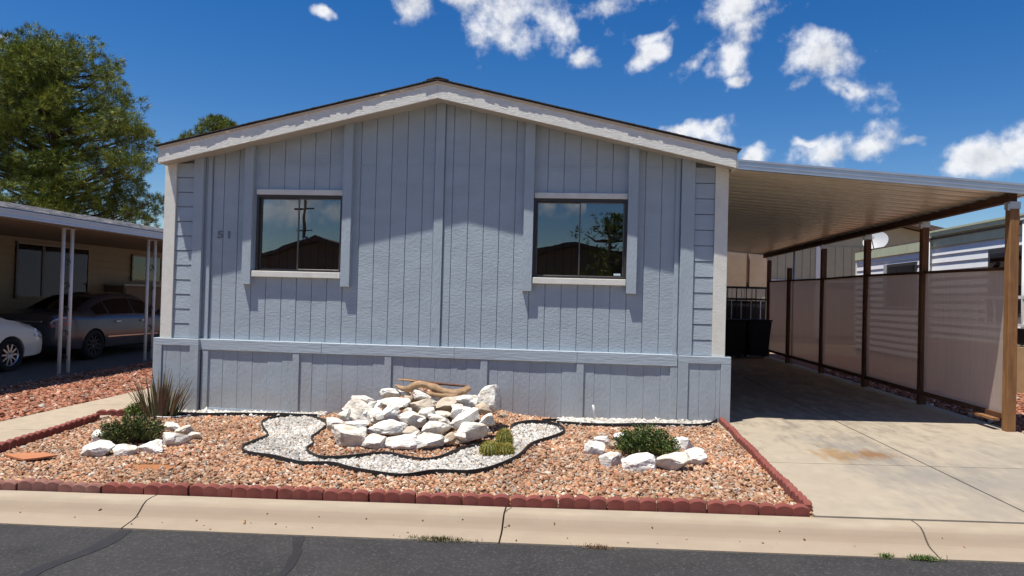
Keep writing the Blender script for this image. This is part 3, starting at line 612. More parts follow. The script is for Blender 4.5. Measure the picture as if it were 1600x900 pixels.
# painted-over house number
hn = empty('house_number', (-2.9, WY, 2.2)); hn.parent = home
for ch, xo in (('5', -2.955), ('1', -2.835)):
    tcu = bpy.data.curves.new('n', 'FONT'); tcu.body = ch; tcu.size = .19; tcu.extrude = .005; tcu.offset = .004
    to = bpy.data.objects.new('tmp', tcu); COL.objects.link(to); bpy.context.view_layer.update()
    me = bpy.data.meshes.new_from_object(to.evaluated_get(bpy.context.evaluated_depsgraph_get())); bpy.data.objects.remove(to)
    me.transform(Matrix.Translation((xo + 2.9, -.006, 0)) @ Matrix.Rotation(math.pi / 2, 4, 'X') @ Matrix.Diagonal((1, .72, 1, 1)))
    me.materials.clear(); add('digit', me, number_mat, hn)
# soffit, fascia, drip edge, roof and shingles
FY = -.245
for s in (-1, 1):
    xe = PX + s * 3.66; e0, e1 = (xe, PX) if s < 0 else (PX, xe)
    def rake(name, dz0, dz1, y0, y1, m, a=e0, b=e1, parent=home):
        return prism_xz(name, [(a, zf(a) + dz0), (b, zf(b) + dz0), (b, zf(b) + dz1), (a, zf(a) + dz1)], y0, y1, m, parent)
    a_, b_ = (e0, e1 - .001) if s < 0 else (e0 + .001, e1)
    rake('soffit', .018, .03, FY + .03, B - .002, soffit_m, a_, b_)
    rake('fascia', 0, .180, FY, FY + .028, cream_rough, a_, b_)
    rake('drip_edge', .1805, .2085, FY - .014, FY + .05, tan_metal, a_, b_)
    # one side of the roof
    V = []
    for x, y in ((xe + s * .02, FY - .01), (PX, FY - .01), (PX, 20.2), (xe + s * .02, 20.2)):
        V.append((x, y, zf(x) + .2090))
    V = V + [(x, y, z + .012) for x, y, z in V]
    if s > 0: V = [V[i] for i in (1, 0, 3, 2, 5, 4, 7, 6)]
    rf = add('roof', raw(V, HEXF), shingle_dark, home)
    box('eave_fascia', (xe - .012 + s * .002, xe + .012 + s * .002, FY + .03, 20, zf(xe) + .0, zf(xe) + .178), cream, home)
    n = 44
    for i in range(n):                                  # the rake-edge shingles, lapped and uneven
        x0 = PX + s * (3.70 * i / n - .02); x1 = PX + s * (3.70 * (i + 1) / n + .015); o_ = .0275 + .007 * mnoise.noise((i * 1.7, s * 5, 0)) + random.uniform(-.003, .004); o2 = o_ + random.uniform(-.006, .006)
        za, zb = zf(x0) + .2215 + .003, zf(x1) + .2215 + .007
        q = [(x0, FY - o_, za), (x1, FY - o2, zb), (x1, FY + .35, zb), (x0, FY + .35, za)]
        q = q + [(a, b, c + .010) for a, b, c in q]
        if s < 0: q = [q[k] for k in (1, 0, 3, 2, 5, 4, 7, 6)]
        add('shingle', raw(q, HEXF), shingle_dark, rf)
for i in range(8):
    y0 = FY - .03 + i * .28; V = [(PX - .14, y0, PZ + .210), (PX, y0, PZ + .245), (PX + .14, y0, PZ + .210), (PX + .14, y0 + .3, PZ + .205), (PX, y0 + .3, PZ + .240), (PX - .14, y0 + .3, PZ + .205)]
    V = V + [(a, b, c + .012) for a, b, c in V]
    F = [(0, 5, 4, 1), (1, 4, 3, 2), (6, 7, 10, 11), (7, 8, 9, 10), (0, 1, 7, 6), (1, 2, 8, 7), (2, 3, 9, 8), (3, 4, 10, 9), (4, 5, 11, 10), (5, 0, 6, 11)]
    add('ridge_shingle', raw(V, F), shingle_dark, home)
tag(tubeobj('vent_pipe', [(2.10, -.10, gz(2.1, -.1) - .05), (2.085, -.115, gz(2.1, 0) + .13), (2.07, -.12, gz(2.1, 0) + .20)], .014, mat('white_pvc', (.62, .62, .6), .4, .05, 4)), 'thin white plastic pipe with cap leaning by the skirting', 'pipe')

# ------------------------------------------------------------------ carport
CX0, CX1 = 3.705, 7.0
def cz(x): return 3.135 - (x - 3.69) * .0800
cp = empty('carport', (6.85, 0, .1), 'cream metal carport with brown wooden posts beside the grey-blue home', 'carport')
pw = .3; yq = -.265
prof2 = [(0, .062), (.004, .0), (.11, .010), (.135, .004), (.225, .0), (.230, .05), (.285, .05), (.290, 0), (.296, .0), (.298, .06)]
me_pan = None
pn = len(prof2); V = []; F = []
for x in (CX0, CX1 - .01):
    for y, z in prof2: V.append((x, y, z + cz(x)))
for x in (CX0, CX1 - .01):
    for y, z in prof2: V.append((x, y, z + cz(x) + .002))
for i in range(pn - 1): F += [(i, i + 1, pn + i + 1, pn + i), (2 * pn + i, 3 * pn + i, 3 * pn + i + 1, 2 * pn + i + 1)]
me_pan = raw(V, F)
for i in range(38):
    o = add('roof_pan', me_pan, pan, cp); o.location = (-6.85, yq + i * pw, -.1)
yend = yq + 38 * pw
def slope_bar(name, y0, y1, d0, d1, m, x0=CX0, x1=CX1):
    return prism_xz(name, [(x0, cz(x0) + d0), (x1, cz(x1) + d0), (x1, cz(x1) + d1), (x0, cz(x0) + d1)], y0, y1, m, cp)
slope_bar('front_gutter', -.30, -.267, -.022, .095, alum); slope_bar('gutter_lip', -.316, -.3005, .070, .095, alum); slope_bar('gutter_lip', -.311, -.3005, .020, .034, alum); slope_bar('gutter_lip', -.316, -.3005, -.022, -.008, alum)
slope_bar('rear_trim', yend + .002, yend + .03, -.02, .095, alum)
box('side_gutter', (CX1 - .008, CX1 + .06, -.30, yend, cz(CX1) - .01, cz(CX1) + .085), alum, cp)
slope_bar('house_rail', -.2, yend, .056, .075, alum, CX0 - .01, CX0 + .06)
box('beam', (6.79, 6.88, -.22, yend + .05, cz(6.85) - .105, cz(6.85) - .012), beam_wood, cp, .004)
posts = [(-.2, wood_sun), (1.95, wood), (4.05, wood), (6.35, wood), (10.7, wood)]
for i, (py, m) in enumerate(posts):
    w = .052 if i == 0 else .048
    g0 = gz(6.85, py, False)
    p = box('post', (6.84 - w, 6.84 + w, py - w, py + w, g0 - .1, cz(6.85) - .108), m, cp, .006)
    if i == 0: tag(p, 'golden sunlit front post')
    box('bracket', (6.84 - w - .006, 6.84 + w + .006, py - w - .006, py + w + .006, cz(6.85) - .19, cz(6.85) - .107), galv, cp)
    box('bracket_ear', (6.84 - w - .03, 6.84 - w - .0065, py - w - .006, py - w + .02, cz(6.85) - .21, cz(6.85) - .135), galv, cp)
box('short_post', (6.78, 6.88, 8.70, 8.80, gz(6.85, 9, False) - .1, 2.40), wood, cp, .006)
tubeobj('steel_post', [(6.86, 8.5, .1), (6.86, 8.5, cz(6.86) - .11)], .025, galv, cp)
for i in range(9):
    yb = -.15 + i * 1.1; box('roof_screw', (6.80, 6.815, yb, yb + .015, cz(6.8) - .010, cz(6.8) - .003), galv, cp)
# privacy screen between the posts
scr = empty('privacy_screen', (6.85, 4, .1), 'taupe see-through shade cloth screen stretched between the carport posts', 'screen')
ends = [-.13, 1.90, 4.0, 6.3, 8.69, 10.65]; st = [2.0, 2.03, 2.055, 2.06, 2.09, 2.12]; sag = [.0, .0, 0, 0, 0]
for i in range(5):
    y0, y1 = ends[i] + (.06 if i else .0), ends[i + 1] - .005
    V = []; F = []; nu, nv = 20, 10
    for a in range(nu + 1):
        for b in range(nv + 1):
            u, v = a / nu, b / nv; z0 = .30; z1 = st[i] + (st[i + 1] - st[i]) * u
            V.append((6.845 + .012 * math.sin(3.1 * u * math.pi + i) * math.sin(v * math.pi) + .02 * math.sin(u * math.pi) * math.sin(v * math.pi), y0 + (y1 - y0) * u, z0 + (z1 - z0) * v))
    for a in range(nu):
        for b in range(nv): F.append((a * (nv + 1) + b, (a + 1) * (nv + 1) + b, (a + 1) * (nv + 1) + b + 1, a * (nv + 1) + b + 1))
    add('cloth_panel', raw(local(scr, V), F), cloth, scr, True)
    def railb(name, z0, z1, h, m):
        V = []
        for y, z in ((y0, z0), (y1, z1)): V += [(6.81, y, z), (6.872, y, z), (6.872, y, z + h), (6.81, y, z + h)]
        return add(name, raw(local(scr, V), [(0, 1, 2, 3), (7, 6, 5, 4), (0, 4, 5, 1), (1, 5, 6, 2), (2, 6, 7, 3), (3, 7, 4, 0)]), m, scr)
    railb('top_rail', st[i] - .01, st[i + 1] - .01, .035, beam_wood); railb('bottom_rail', .26, .265, .055, wood)
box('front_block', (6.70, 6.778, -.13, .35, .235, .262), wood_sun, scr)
# far end of the carport: cloth panel over a barred gate, bins
gate = empty('barred_gate', (5.3, 11.4, .1), 'dark metal barred gate with cloth panel above at the carport end', 'gate')
V = [(3.7, 11.4, 1.99), (6.95, 11.4, 1.99), (6.95, 11.4, 2.86), (3.7, 11.4, 3.1)]
add('cloth_panel', raw(local(gate, [(a, b, c) for a, b, c in V] + [(a, b + .01, c) for a, b, c in V]), [(0, 1, 2, 3), (7, 6, 5, 4), (0, 4, 5, 1), (1, 5, 6, 2), (2, 6, 7, 3), (3, 7, 4, 0)]), mat('pinkish_tan_panel', (.36, .265, .205), .9, .1, 4), gate)
for zz in (1.96, 1.64, .2): box('gate_rail', (3.7, 6.95, 11.33, 11.37, zz - .03, zz + .03), rim_dark, gate)
i = 0; xq = 3.8
while xq < 6.95: box('gate_bar', (xq - .012, xq + .012, 11.335, 11.36, .2, 1.95), alum if i % 2 else rim_dark, gate); xq += .13; i += 1
box('panel_stud', (6.40, 6.44, 11.36, 11.395, 1.97, 2.9), wood, gate)
box('gate_backing', (3.7, 6.95, 11.5, 11.53, .1, 1.6), rim_dark, gate)
def wheelie_bin(x, y, m, label):
    b = empty('wheelie_bin', (x, y, gz(x, y, False)), label, 'bin')
    V = []
    for z, w, d in ((.06, .22, .26), (.95, .29, .34)): V += [(-w, -d, z), (w, -d, z), (w, d, z), (-w, d, z)]
    add('body', raw(V, HEXF), m, b)
    V, F = cbox(-.31, .31, -.37, .38, .955, 1.0, .015); add('lid', raw(V, F), m, b)
    V, F = cbox(-.25, .25, .36, .42, .9, .95, .01); add('handle', raw(V, F), m, b)
    for s in (-1, 1):
        V, F = tube([(s * .20, .25, .1), (s * .27, .25, .1)], .1, 14); add('wheel', raw(V, F), tyre_m, b)
wheelie_bin(5.82, 10.25, bin_m, 'black wheelie bin at the carport end, beside the house'); wheelie_bin(6.46, 10.3, bin_b, 'dark navy wheelie bin at the carport end, beside the screen')

# ------------------------------------------------------------------ left neighbour: beige home, awning, cars
nb = empty('mobile_home', (-11.3, 6, -.1), 'beige lap-sided mobile home behind the parked grey sedan', 'house')
box('wall', (-11.5, -11.32, -3, 16, -.1, 2.9), beige_siding, nb)
z = .15
while z < 2.75:
    V = [(-11.318, -3, z), (-11.285, -3, z), (-11.285, 16, z), (-11.318, 16, z), (-11.318, -3, z + .185), (-11.312, -3, z + .185), (-11.312, 16, z + .185), (-11.318, 16, z + .185)]
    add('lap_plank', raw(local(nb, V), HEXF), beige_siding, nb); z += .187
def nwin(y0, y1, z0, z1, split):
    w = empty('window', (-11.28, y0, z0)); w.parent = nb; w.location = (.02, y0 - 6, z0 + .1)
    t = .05
    def lb(name, b, m): 
        V, F = cbox(*b); V = [(v[0] + 11.28, v[1] - y0, v[2] - z0) for v in V]; add(name, raw(V, F), m, w)
    for b in ((-11.29, -11.25, y0 - t, y0, z0 - t, z1 + t), (-11.29, -11.25, y1, y1 + t, z0 - t, z1 + t), (-11.29, -11.25, y0, y1, z1, z1 + t), (-11.29, -11.25, y0, y1, z0 - t, z0)): lb('frame', b, bronze if b[2] < y0 else beige_siding)
    lb('mullion', (-11.288, -11.252, split - .04, split + .04, z0, z1), bronze)
    lb('dark_interior', (-11.282, -11.279, y0, y1, z0, z1), dark_room)
    lb('pane', (-11.272, -11.268, y0, y1, z0, z1), glass_dim)
    lb('curtain', (-11.278, -11.275, y0 + .05, y0 + .5, z0, z1), curtain)
nwin(6.5, 8.9, 1.23, 2.47, 7.3); nwin(10.8, 12.2, 1.74, 2.43, 11.5)
# awning roof
def quadbox(name, V8, m, parent): return add(name, raw(local(parent, V8), HEXF), m, parent)
quadbox('awning_roof', [(-11.5, -3, 3.34), (-7.5, -3, 2.70), (-7.5, 14, 2.70), (-11.5, 14, 3.34), (-11.5, -3, 3.39), (-7.5, -3, 2.75), (-7.5, 14, 2.75), (-11.5, 14, 3.39)], shingle_grey, nb)
quadbox('far_roof', [(-15.5, -3, 2.70), (-11.5, -3, 3.34), (-11.5, 14, 3.34), (-15.5, 14, 2.70), (-15.5, -3, 2.75), (-11.5, -3, 3.39), (-11.5, 14, 3.39), (-15.5, 14, 2.75)], shingle_grey, nb)
for c_ in range(19):                                       # shingle courses, each tab a piece
    x1 = -7.46 - c_ * .205; x0 = x1 - .26
    zz = lambda x: 2.75 - (x + 7.5) * .16 + .006
    V = []; F = []; yk = -1 + (c_ % 2) * .15
    while yk < 12.5:
        j = random.uniform(0, .012); k = len(V); a, b = yk + .004, yk + .30
        for dz in (0, .014 + j): V += [(x0, a, zz(x0) + dz), (x1 + j, a, zz(x1) + dz + .010), (x1 + j, b, zz(x1) + dz + .010), (x0, b, zz(x0) + dz)]
        F += [tuple(i + k for i in f) for f in HEXF]; yk += .305
    o = add('shingles', raw(local(nb, V), F), shingle_grey, nb); tag(o, kind='stuff')
multi('gutter', [(-7.50, -7.40, -3, 14, 2.60, 2.735), (-7.40, -7.375, -3, 14, 2.70, 2.735), (-7.40, -7.385, -3, 14, 2.60, 2.63)], gutter_m, nb)
quadbox('awning_soffit', [(-11.3, -3, 2.62), (-7.51, -3, 2.58), (-7.51, 14, 2.58), (-11.3, 14, 2.62), (-11.3, -3, 2.66), (-7.51, -3, 2.62), (-7.51, 14, 2.62), (-11.3, 14, 2.66)], mat('tan_soffit', (.17, .125, .085), .8, .1, 3), nb)
def post_pair(parent, x, ya, yb, z0, z1, m, scroll):
    for y in (ya, yb): tubeobj('awning_post', [(x, y, z0), (x, y, z1)], .034, m, parent, 10)
    box('post_cap', (x - .05, x + .05, ya - .05, yb + .05, z1, z1 + .03), m, parent)
    z = z0 + .35; ym = (ya + yb) / 2; h = (yb - ya) / 2 - .02
    while z < z1 - .3:
        pts = [(x, ym + h * math.cos(t) * (1 - t / 9), z + .13 * math.sin(t) * (1 - t / 9) + t * .012) for t in np.linspace(0, 7.5, 22)]
        tubeobj('scroll', pts, .009, scroll, parent, 5); z += .45
post_pair(nb, -7.75, 3.43, 3.66, -.25, 2.578, white_metal, rim_dark); post_pair(nb, -7.75, 6.05, 6.31, -.25, 2.578, white_metal, rim_dark); post_pair(nb, -7.75, .6, .84, -.3, 2.578, white_metal, rim_dark)
cab = empty('storage_cabinet', (-11, 10.4, 0), 'brown storage cabinet against the beige wall behind the sedan', 'cabinet')
box('body', (-11.25, -10.7, 9.6, 12.2, -.05, 1.55), mat('brown_cabinet', (.16, .10, .06), .7, .1, 4), cab, .01); box('top', (-11.26, -10.66, 9.56, 12.24, 1.552, 1.60), mat('pale_top', (.35, .33, .31), .6, .1, 4), cab)
box('door', (-10.698, -10.68, 9.65, 10.85, .05, 1.5), MATS['brown_cabinet'], cab, .005); box('door', (-10.698, -10.68, 10.9, 12.1, .05, 1.5), MATS['brown_cabinet'], cab, .005)

ST = [(-2.46, .42, .80, .66, .86, .45), (-2.42, .32, .90, .78, .99, .60), (-2.25, .24, .95, .86, 1.035, .66), (-1.95, .21, .96, .895, 1.05, .68), (-1.65, .20, .955, .905, 1.06, .68), (-1.3, .20, .95, .91, 1.22, .62), (-.9, .20, .945, .91, 1.385, .575), (-.4, .20, .94, .91, 1.455, .56),
      (.15, .20, .93, .91, 1.46, .56), (.6, .20, .925, .91, 1.40, .575), (1.0, .20, .92, .91, 1.22, .63), (1.38, .20, .91, .905, 1.02, .71), (1.75, .21, .87, .895, .955, .68), (2.1, .22, .80, .87, .875, .62), (2.32, .24, .70, .80, .77, .55), (2.43, .30, .62, .68, .66, .5), (2.47, .38, .55, .5, .58, .38)]
def station(y):
    A = np.array(ST); return [np.interp(y, A[:, 0], A[:, k]) for k in range(1, 6)]
def ring(y):
    zb, zs, w, zt, wt = station(y)
    hs_ = [(0, zb), (w * .78, zb), (w * .955, zb + .06), (w * .99, zb + (zs - zb) * .3), (w, zb + (zs - zb) * .6), (w * .985, zb + (zs - zb) * .88), (w * .945, zs)]
    if zt - zs > .16: hs_ += [(wt + .03, zt - .06), (wt * .9, zt - .012)]
    else: hs_ += [(wt * 1.0 + .1 * (1), zs + (zt - zs) * .75), (wt * .85, zt - .006)]
    hs_ += [(wt * .45, zt + .006), (0, zt + .01)]
    return hs_
def car(name, x, y, rz, paintm, rimm, label, nspoke):
    c = empty(name, (x, y, gz(x, y, False) - .02), label, 'car', None, rz)
    yy = sorted(set([s[0] for s in ST] + list(np.linspace(-2.4, 2.4, 49)))); V = []; F = []
    for y_ in yy:
        h = ring(y_); full = h + [(-a, b) for a, b in h[-2:0:-1]]
        V += [(a, y_, b) for a, b in full]
    n = len(full)
    for i in range(len(yy) - 1):
        for k in range(n): F.append((i * n + k, i * n + (k + 1) % n, (i + 1) * n + (k + 1) % n, (i + 1) * n + k))
    F += [tuple(range(n))[::-1], tuple(range((len(yy) - 1) * n, len(yy) * n))]
    body = add('body', raw(V, F), paintm, c, True)
    bm = bmesh.new(); bm.from_mesh(body.data); bmesh.ops.recalc_face_normals(bm, faces=bm.faces); bm.to_mesh(body.data); bm.free()
    cut = []; VV = []; FF = []
    for s in (-1, 1):
        for wy in (-1.38, 1.42):
            Vt, Ft = tube([(s * .60, wy, .32), (s * 1.2, wy, .32)], .365, 28); k = len(VV); VV += Vt; FF += [tuple(i + k for i in f) for f in Ft]
    cme = raw(VV, FF); bm = bmesh.new(); bm.from_mesh(cme); bmesh.ops.recalc_face_normals(bm, faces=bm.faces); bm.to_mesh(cme); bm.free()
    co = bpy.data.objects.new('cut', cme); COL.objects.link(co); co.matrix_world = Matrix.Translation(c.location) @ Matrix.Rotation(rz, 4, 'Z')
    md = body.modifiers.new('b', 'BOOLEAN'); md.operation = 'DIFFERENCE'; md.object = co; md.solver = 'EXACT'
    bpy.context.view_layer.update()
    nm = bpy.data.meshes.new_from_object(body.evaluated_get(bpy.context.evaluated_depsgraph_get())); body.modifiers.clear(); body.data = nm
    bpy.data.objects.remove(co); nm.shade_smooth()
    try: nm.set_sharp_from_angle(angle=math.radians(38))
    except Exception: pass
    def patch(nm_, y0, y1, i0, t0, i1, t1, m, side, off=.006, ny=14, nv=4, tops=None):
        V = []; F = []
        for a in range(ny + 1):
            y_ = y0 + (y1 - y0) * a / ny; h = ring(y_)
            p = Vector(h[i0]).lerp(Vector(h[i0 + 1]), t0); q = Vector(h[i1]).lerp(Vector(h[i1 + 1]), t1)
            d = (q - p); nrm = Vector((d.y, -d.x)).normalized()
            if nrm.x < 0: nrm = -nrm
            for b in range(nv + 1):
                s_ = p.lerp(q, b / nv) + nrm * off; V.append((side * s_.x, y_, s_.y))
        for a in range(ny):
            for b in range(nv): F.append((a * (nv + 1) + b, (a + 1) * (nv + 1) + b, (a + 1) * (nv + 1) + b + 1, a * (nv + 1) + b + 1))
        return add(nm_, raw(V, F), m, c, True)
    for s in (-1, 1):
        patch('side_window', -.82, .05, 6, .10, 6, .86, dark_car_glass, s); patch('side_window', .11, .98, 6, .10, 6, .84, dark_car_glass, s)
        patch('quarter_window', -1.30, -.88, 6, .12, 6, .80, dark_car_glass, s)
        patch('window_trim', -1.36, 1.02, 6, .03, 6, .07, chrome, s, .008, 24, 1); patch('window_trim', -1.33, 1.0, 6, .86, 6, .90, chrome, s, .008, 24, 1)
        patch('side_moulding', -.95, .95, 3, .20, 3, .32, chrome, s, .006, 12, 1)
        patch('tail_light', -2.455, -2.05, 4, .5, 5, .75, red_light, s, .010); patch('tail_lamp', -2.45, -2.2, 5, .55, 5, .95, clear_light, s, .014)
        patch('head_light', 2.02, 2.44, 4, .5, 5, .9, clear_light, s, .010)
        for y_ in (-.86, .08, 1.02): patch('door_seam', y_, y_ + .012, 2, .2, 5, 1, tyre_m, s, .002, 1, 6)
        for y_ in (-.72, .22):
            V, F = cbox(s * .925 - .016, s * .925 + .016, y_, y_ + .17, .80, .835, .008); add('door_handle', raw(V, F), chrome, c)
        V, F = cbox(s * .98 - .07, s * .98 + .07, .82, .98, .95, 1.07, .03); add('mirror', raw(V, F), paintm, c)
        for wy in (-1.38, 1.42):
            w = empty('wheel', (s * .80, wy, .33)); w.parent = c
            prof_ = [(.21, -.10), (.29, -.105), (.322, -.08), (.33, -.04), (.33, .04), (.322, .08), (.29, .105), (.21, .10)]
            V = []; F = []; nn = 30
            for k in range(nn):
                t = 2 * math.pi * k / nn
                for rr, xx_ in prof_: V.append((xx_, rr * math.cos(t), rr * math.sin(t)))
            pn_ = len(prof_)
            for k in range(nn):
                for j in range(pn_): F.append((k * pn_ + j, k * pn_ + (j + 1) % pn_, ((k + 1) % nn) * pn_ + (j + 1) % pn_, ((k + 1) % nn) * pn_ + j))
            add('tyre', raw(V, F), tyre_m, w, True)
            V = []; F = []
            def ringr(r0, r1, x0):
                k0 = len(V)
                for k in range(nn):
                    t = 2 * math.pi * k / nn; V.extend([(x0, r0 * math.cos(t), r0 * math.sin(t)), (x0 - s * .03, r1 * math.cos(t), r1 * math.sin(t))])
                for k in range(nn): F.append((k0 + 2 * k, k0 + 2 * k + 1, k0 + 2 * ((k + 1) % nn) + 1, k0 + 2 * ((k + 1) % nn)))
            ringr(.222, .195, s * .098); ringr(.06, .0, s * .085)
            for k in range(nspoke):
                t = 2 * math.pi * k / nspoke; k0 = len(V); d = Vector((0, math.cos(t), math.sin(t))); e = Vector((0, -math.sin(t), math.cos(t)))
                for rr, ww, xx_ in ((.04, .018, .08), (.205, .016, .078)):
                    for sg, dx in ((-1, 0), (1, 0), (1, -.03), (-1, -.03)): V.append(tuple(d * rr + e * ww * sg + Vector((s * (xx_ + dx), 0, 0))))
                F.extend([tuple(k0 + i for i in f) for f in HEXF])
            add('rim', raw(V, F), rimm, w)
            V, F = tube([(-.01, 0, 0), (.01, 0, 0)], .20, 24); add('brake_shadow_plate', raw(V, F), tyre_m, w)
            V, F = tube([(s * -.22, 0, 0), (s * -.12, 0, 0)], .345, 24); add('wheel_well', raw(V, F), tyre_m, w)
    # rear and front glass on top of the body
    def topglass(nm_, y0, y1):
        V = []; F = []
        for a in range(9):
            y_ = y0 + (y1 - y0) * a / 8; zb, zs, w, zt, wt = station(y_)
            for b in range(7):
                u = -1 + 2 * b / 6; V.append((u * wt * .84, y_, zt + .012 - .016 * abs(u) ** 2 + .002))
        for a in range(8):
            for b in range(6): F.append((a * 7 + b, (a + 1) * 7 + b, (a + 1) * 7 + b + 1, a * 7 + b + 1))
        add(nm_, raw(V, F), dark_car_glass, c, True)
    topglass('rear_window', -1.62, -.98); topglass('windscreen', .66, 1.34)
    V, F = cbox(-.26, .26, -2.475, -2.462, .66, .78, .003); add('rear_plate', raw(V, F), mat('pale_plate', (.5, .5, .5), .5, .1, 20) if 'pale_plate' not in MATS else MATS['pale_plate'], c)
    V, F = cbox(-.5, .5, -2.47, -2.44, .83, .86, .004); add('boot_strip', raw(V, F), chrome, c)
    return c
car('sedan', -9.62, 7.12, 0, gray_car, rim_dark, 'dark grey sedan parked under the left awning', 10)
car('sedan', -9.66, 2.05, 0, white_car, rim_silver, 'white car with silver wheels, its nose behind the grey sedan', 10)

# ------------------------------------------------------------------ right neighbour: white home with porch, dish, olive home
wh = empty('mobile_home', (9.9, 8, .1), 'white lap-sided mobile home with pale green fascia behind the screen', 'house')
box('wall', (9.76, 16, 0, 12.42, .1, 2.95), white_siding, wh)
z = .35
while z < 2.8:
    V = [(9.715, 0, z), (9.755, 0, z), (9.755, 12.42, z), (9.715, 12.42, z), (9.745, 0, z + .165), (9.755, 0, z + .165), (9.755, 12.42, z + .165), (9.745, 12.42, z + .165)]
    add('lap_plank', raw(local(wh, V), HEXF), white_siding, wh); z += .168
box('corner_trim', (9.70, 9.78, 12.424, 12.50, .1, 2.85), white_metal, wh)
box('skirting', (9.74, 9.80, 0, 12.5, .05, .34), mat('tan_skirt', (.42, .31, .19), .8, .1, 4), wh)
box('fascia', (9.68, 9.72, 8.42, 12.5, 2.84, 3.06), green_trim, wh, .004); box('eave_soffit', (9.72, 9.76, 8.42, 12.5, 2.845, 2.86), green_trim, wh)
quadbox('roof', [(9.68, 1.8, 3.062), (16, 1.8, 3.55), (16, 12.55, 3.55), (9.68, 12.55, 3.062), (9.68, 1.8, 3.10), (16, 1.8, 3.60), (16, 12.55, 3.60), (9.68, 12.55, 3.10)], roof_brown, wh)
box('window', (9.70, 9.735, 8.7, 10.36, 1.6, 2.62), bronze, wh); box('pane', (9.695, 9.699, 8.78, 10.28, 1.68, 2.55), glass, wh)
box('shutter', (9.695, 9.735, 10.37, 10.55, 1.6, 2.62), mat('grey_shutter', (.35, .36, .36), .6, .1, 4), wh)
box('window', (9.70, 9.735, 4.2, 5.7, 1.4, 2.68), bronze, wh); box('pane', (9.695, 9.699, 4.28, 5.62, 1.48, 2.60), glass, wh)
# the front part with its gutter, then posts and rail
quadbox('front_roof', [(9.66, 0, 3.20), (9.95, 0, 3.24), (9.95, 8.3, 3.24), (9.66, 8.3, 3.20), (9.66, 0, 3.24), (9.95, 0, 3.28), (9.95, 8.3, 3.28), (9.66, 8.3, 3.24)], soffit_m, wh)
multi('front_gutter', [(9.63, 9.685, 0, 8.35, 3.13, 3.25), (9.61, 9.63, 0, 8.35, 3.21, 3.25)], green_trim, wh)
box('front_wall', (9.70, 9.8, 0, 8.3, 2.89, 3.2), green_trim, wh)
post_pair(wh, 9.62, 7.95, 8.13, .05, 3.10, white_metal, white_metal); post_pair(wh, 9.5, 4.0, 4.2, .05, 3.1, white_metal, white_metal)
tubeobj('downspout', [(9.64, 8.25, 3.12), (9.66, 8.3, 3.0), (9.67, 8.35, 2.9), (9.67, 8.35, .3)], .035, white_metal, wh)
box('porch_skirt', (9.1, 9.16, 1, 6.9, .1, .92), mat('tan_porch_boards', (.42, .29, .15), .8, .15, 4), wh)
multi('porch_rail', [(9.1, 9.15, 1, 6.9, 1.72, 1.77), (9.1, 9.15, 1, 6.9, 1.26, 1.30)] + [(9.11, 9.14, 1 + i * .28, 1.03 + i * .28, 1.3, 1.72) for i in range(21)], white_metal, wh)
box('porch_planter', (9.17, 9.4, 2.6, 4.2, .95, 1.22), bin_m, wh)
box('porch_floor', (9.17, 9.8, 1, 6.9, .86, .92), concrete, wh)
ds = empty('satellite_dish', (9.9, 11.6, 3.1), 'pale grey satellite dish on the white home roof edge', 'dish')
V = []; F = []; nr, na = 6, 24; ax = Vector((-.55, -.7, .45)).normalized(); e1 = ax.cross(Vector((0, 0, 1))).normalized(); e2 = ax.cross(e1)
for side in (0, .012):
    for i in range(nr + 1):
        for k in range(na):
            r0 = .30 * i / nr; t = 2 * math.pi * k / na; V.append(Vector((0, 0, .22)) + e1 * r0 * math.cos(t) * 1.1 + e2 * r0 * math.sin(t) + ax * (r0 * r0 * .45 + side))
m_ = (nr + 1) * na
for i in range(nr):
    for k in range(na):
        q = (i * na + k, i * na + (k + 1) % na, (i + 1) * na + (k + 1) % na, (i + 1) * na + k); F += [q, tuple(m_ + j for j in q[::-1])]
add('reflector', raw(V, F), mat('pale_dish', (.36, .37, .37), .5, .05, 4), ds, True)
tubeobj('mast', [(9.95, 11.65, 3.05), (9.95, 11.65, 3.4)], .025, galv, ds)
arm = Vector((9.9, 11.6, 3.32)); tubeobj('arm', [tuple(arm + e2 * .28), tuple(arm + ax * .4 + e2 * .1)], .015, galv, ds)
pp = arm + ax * .4 + e2 * .1; box('feed_horn', (pp.x - .06, pp.x + .06, pp.y - .06, pp.y + .06, pp.z - .05, pp.z + .06), white_metal, ds, .01)
ol = empty('mobile_home', (10.5, 19, .1), 'olive-tan home with brown gable roof behind the carport end', 'house')
box('wall', (5, 17, 19, 26, .1, 3.75), olive_siding, ol)
prism_xz('gable', [(5, 3.752), (17, 3.752), (11, 5.1)], 19, 19.2, olive_siding, ol)
for i in range(40): box('siding_plank', (5 + i * .3 + .01, 5.29 + i * .3, 18.97, 18.998, .4, 3.75), olive_siding, ol)
box('corner_trim', (10.60, 10.78, 18.93, 18.968, .3, 3.75), white_siding, ol); box('base_trim', (5, 17, 18.92, 18.966, 2.40, 2.46), white_siding, ol)
for s in (-1, 1):
    xe = 11 + s * 6.5; z0 = 3.70
    quadbox('roof', [(min(11, xe), 18.4, 5.15 if s > 0 else z0), (max(11, xe), 18.4, z0 if s > 0 else 5.15), (max(11, xe), 27, z0 if s > 0 else 5.15), (min(11, xe), 27, 5.15 if s > 0 else z0),
                     (min(11, xe), 18.4, 5.33 if s > 0 else z0 + .18), (max(11, xe), 18.4, z0 + .18 if s > 0 else 5.33), (max(11, xe), 27, z0 + .18 if s > 0 else 5.33), (min(11, xe), 27, 5.33 if s > 0 else z0 + .18)], roof_brown, ol)

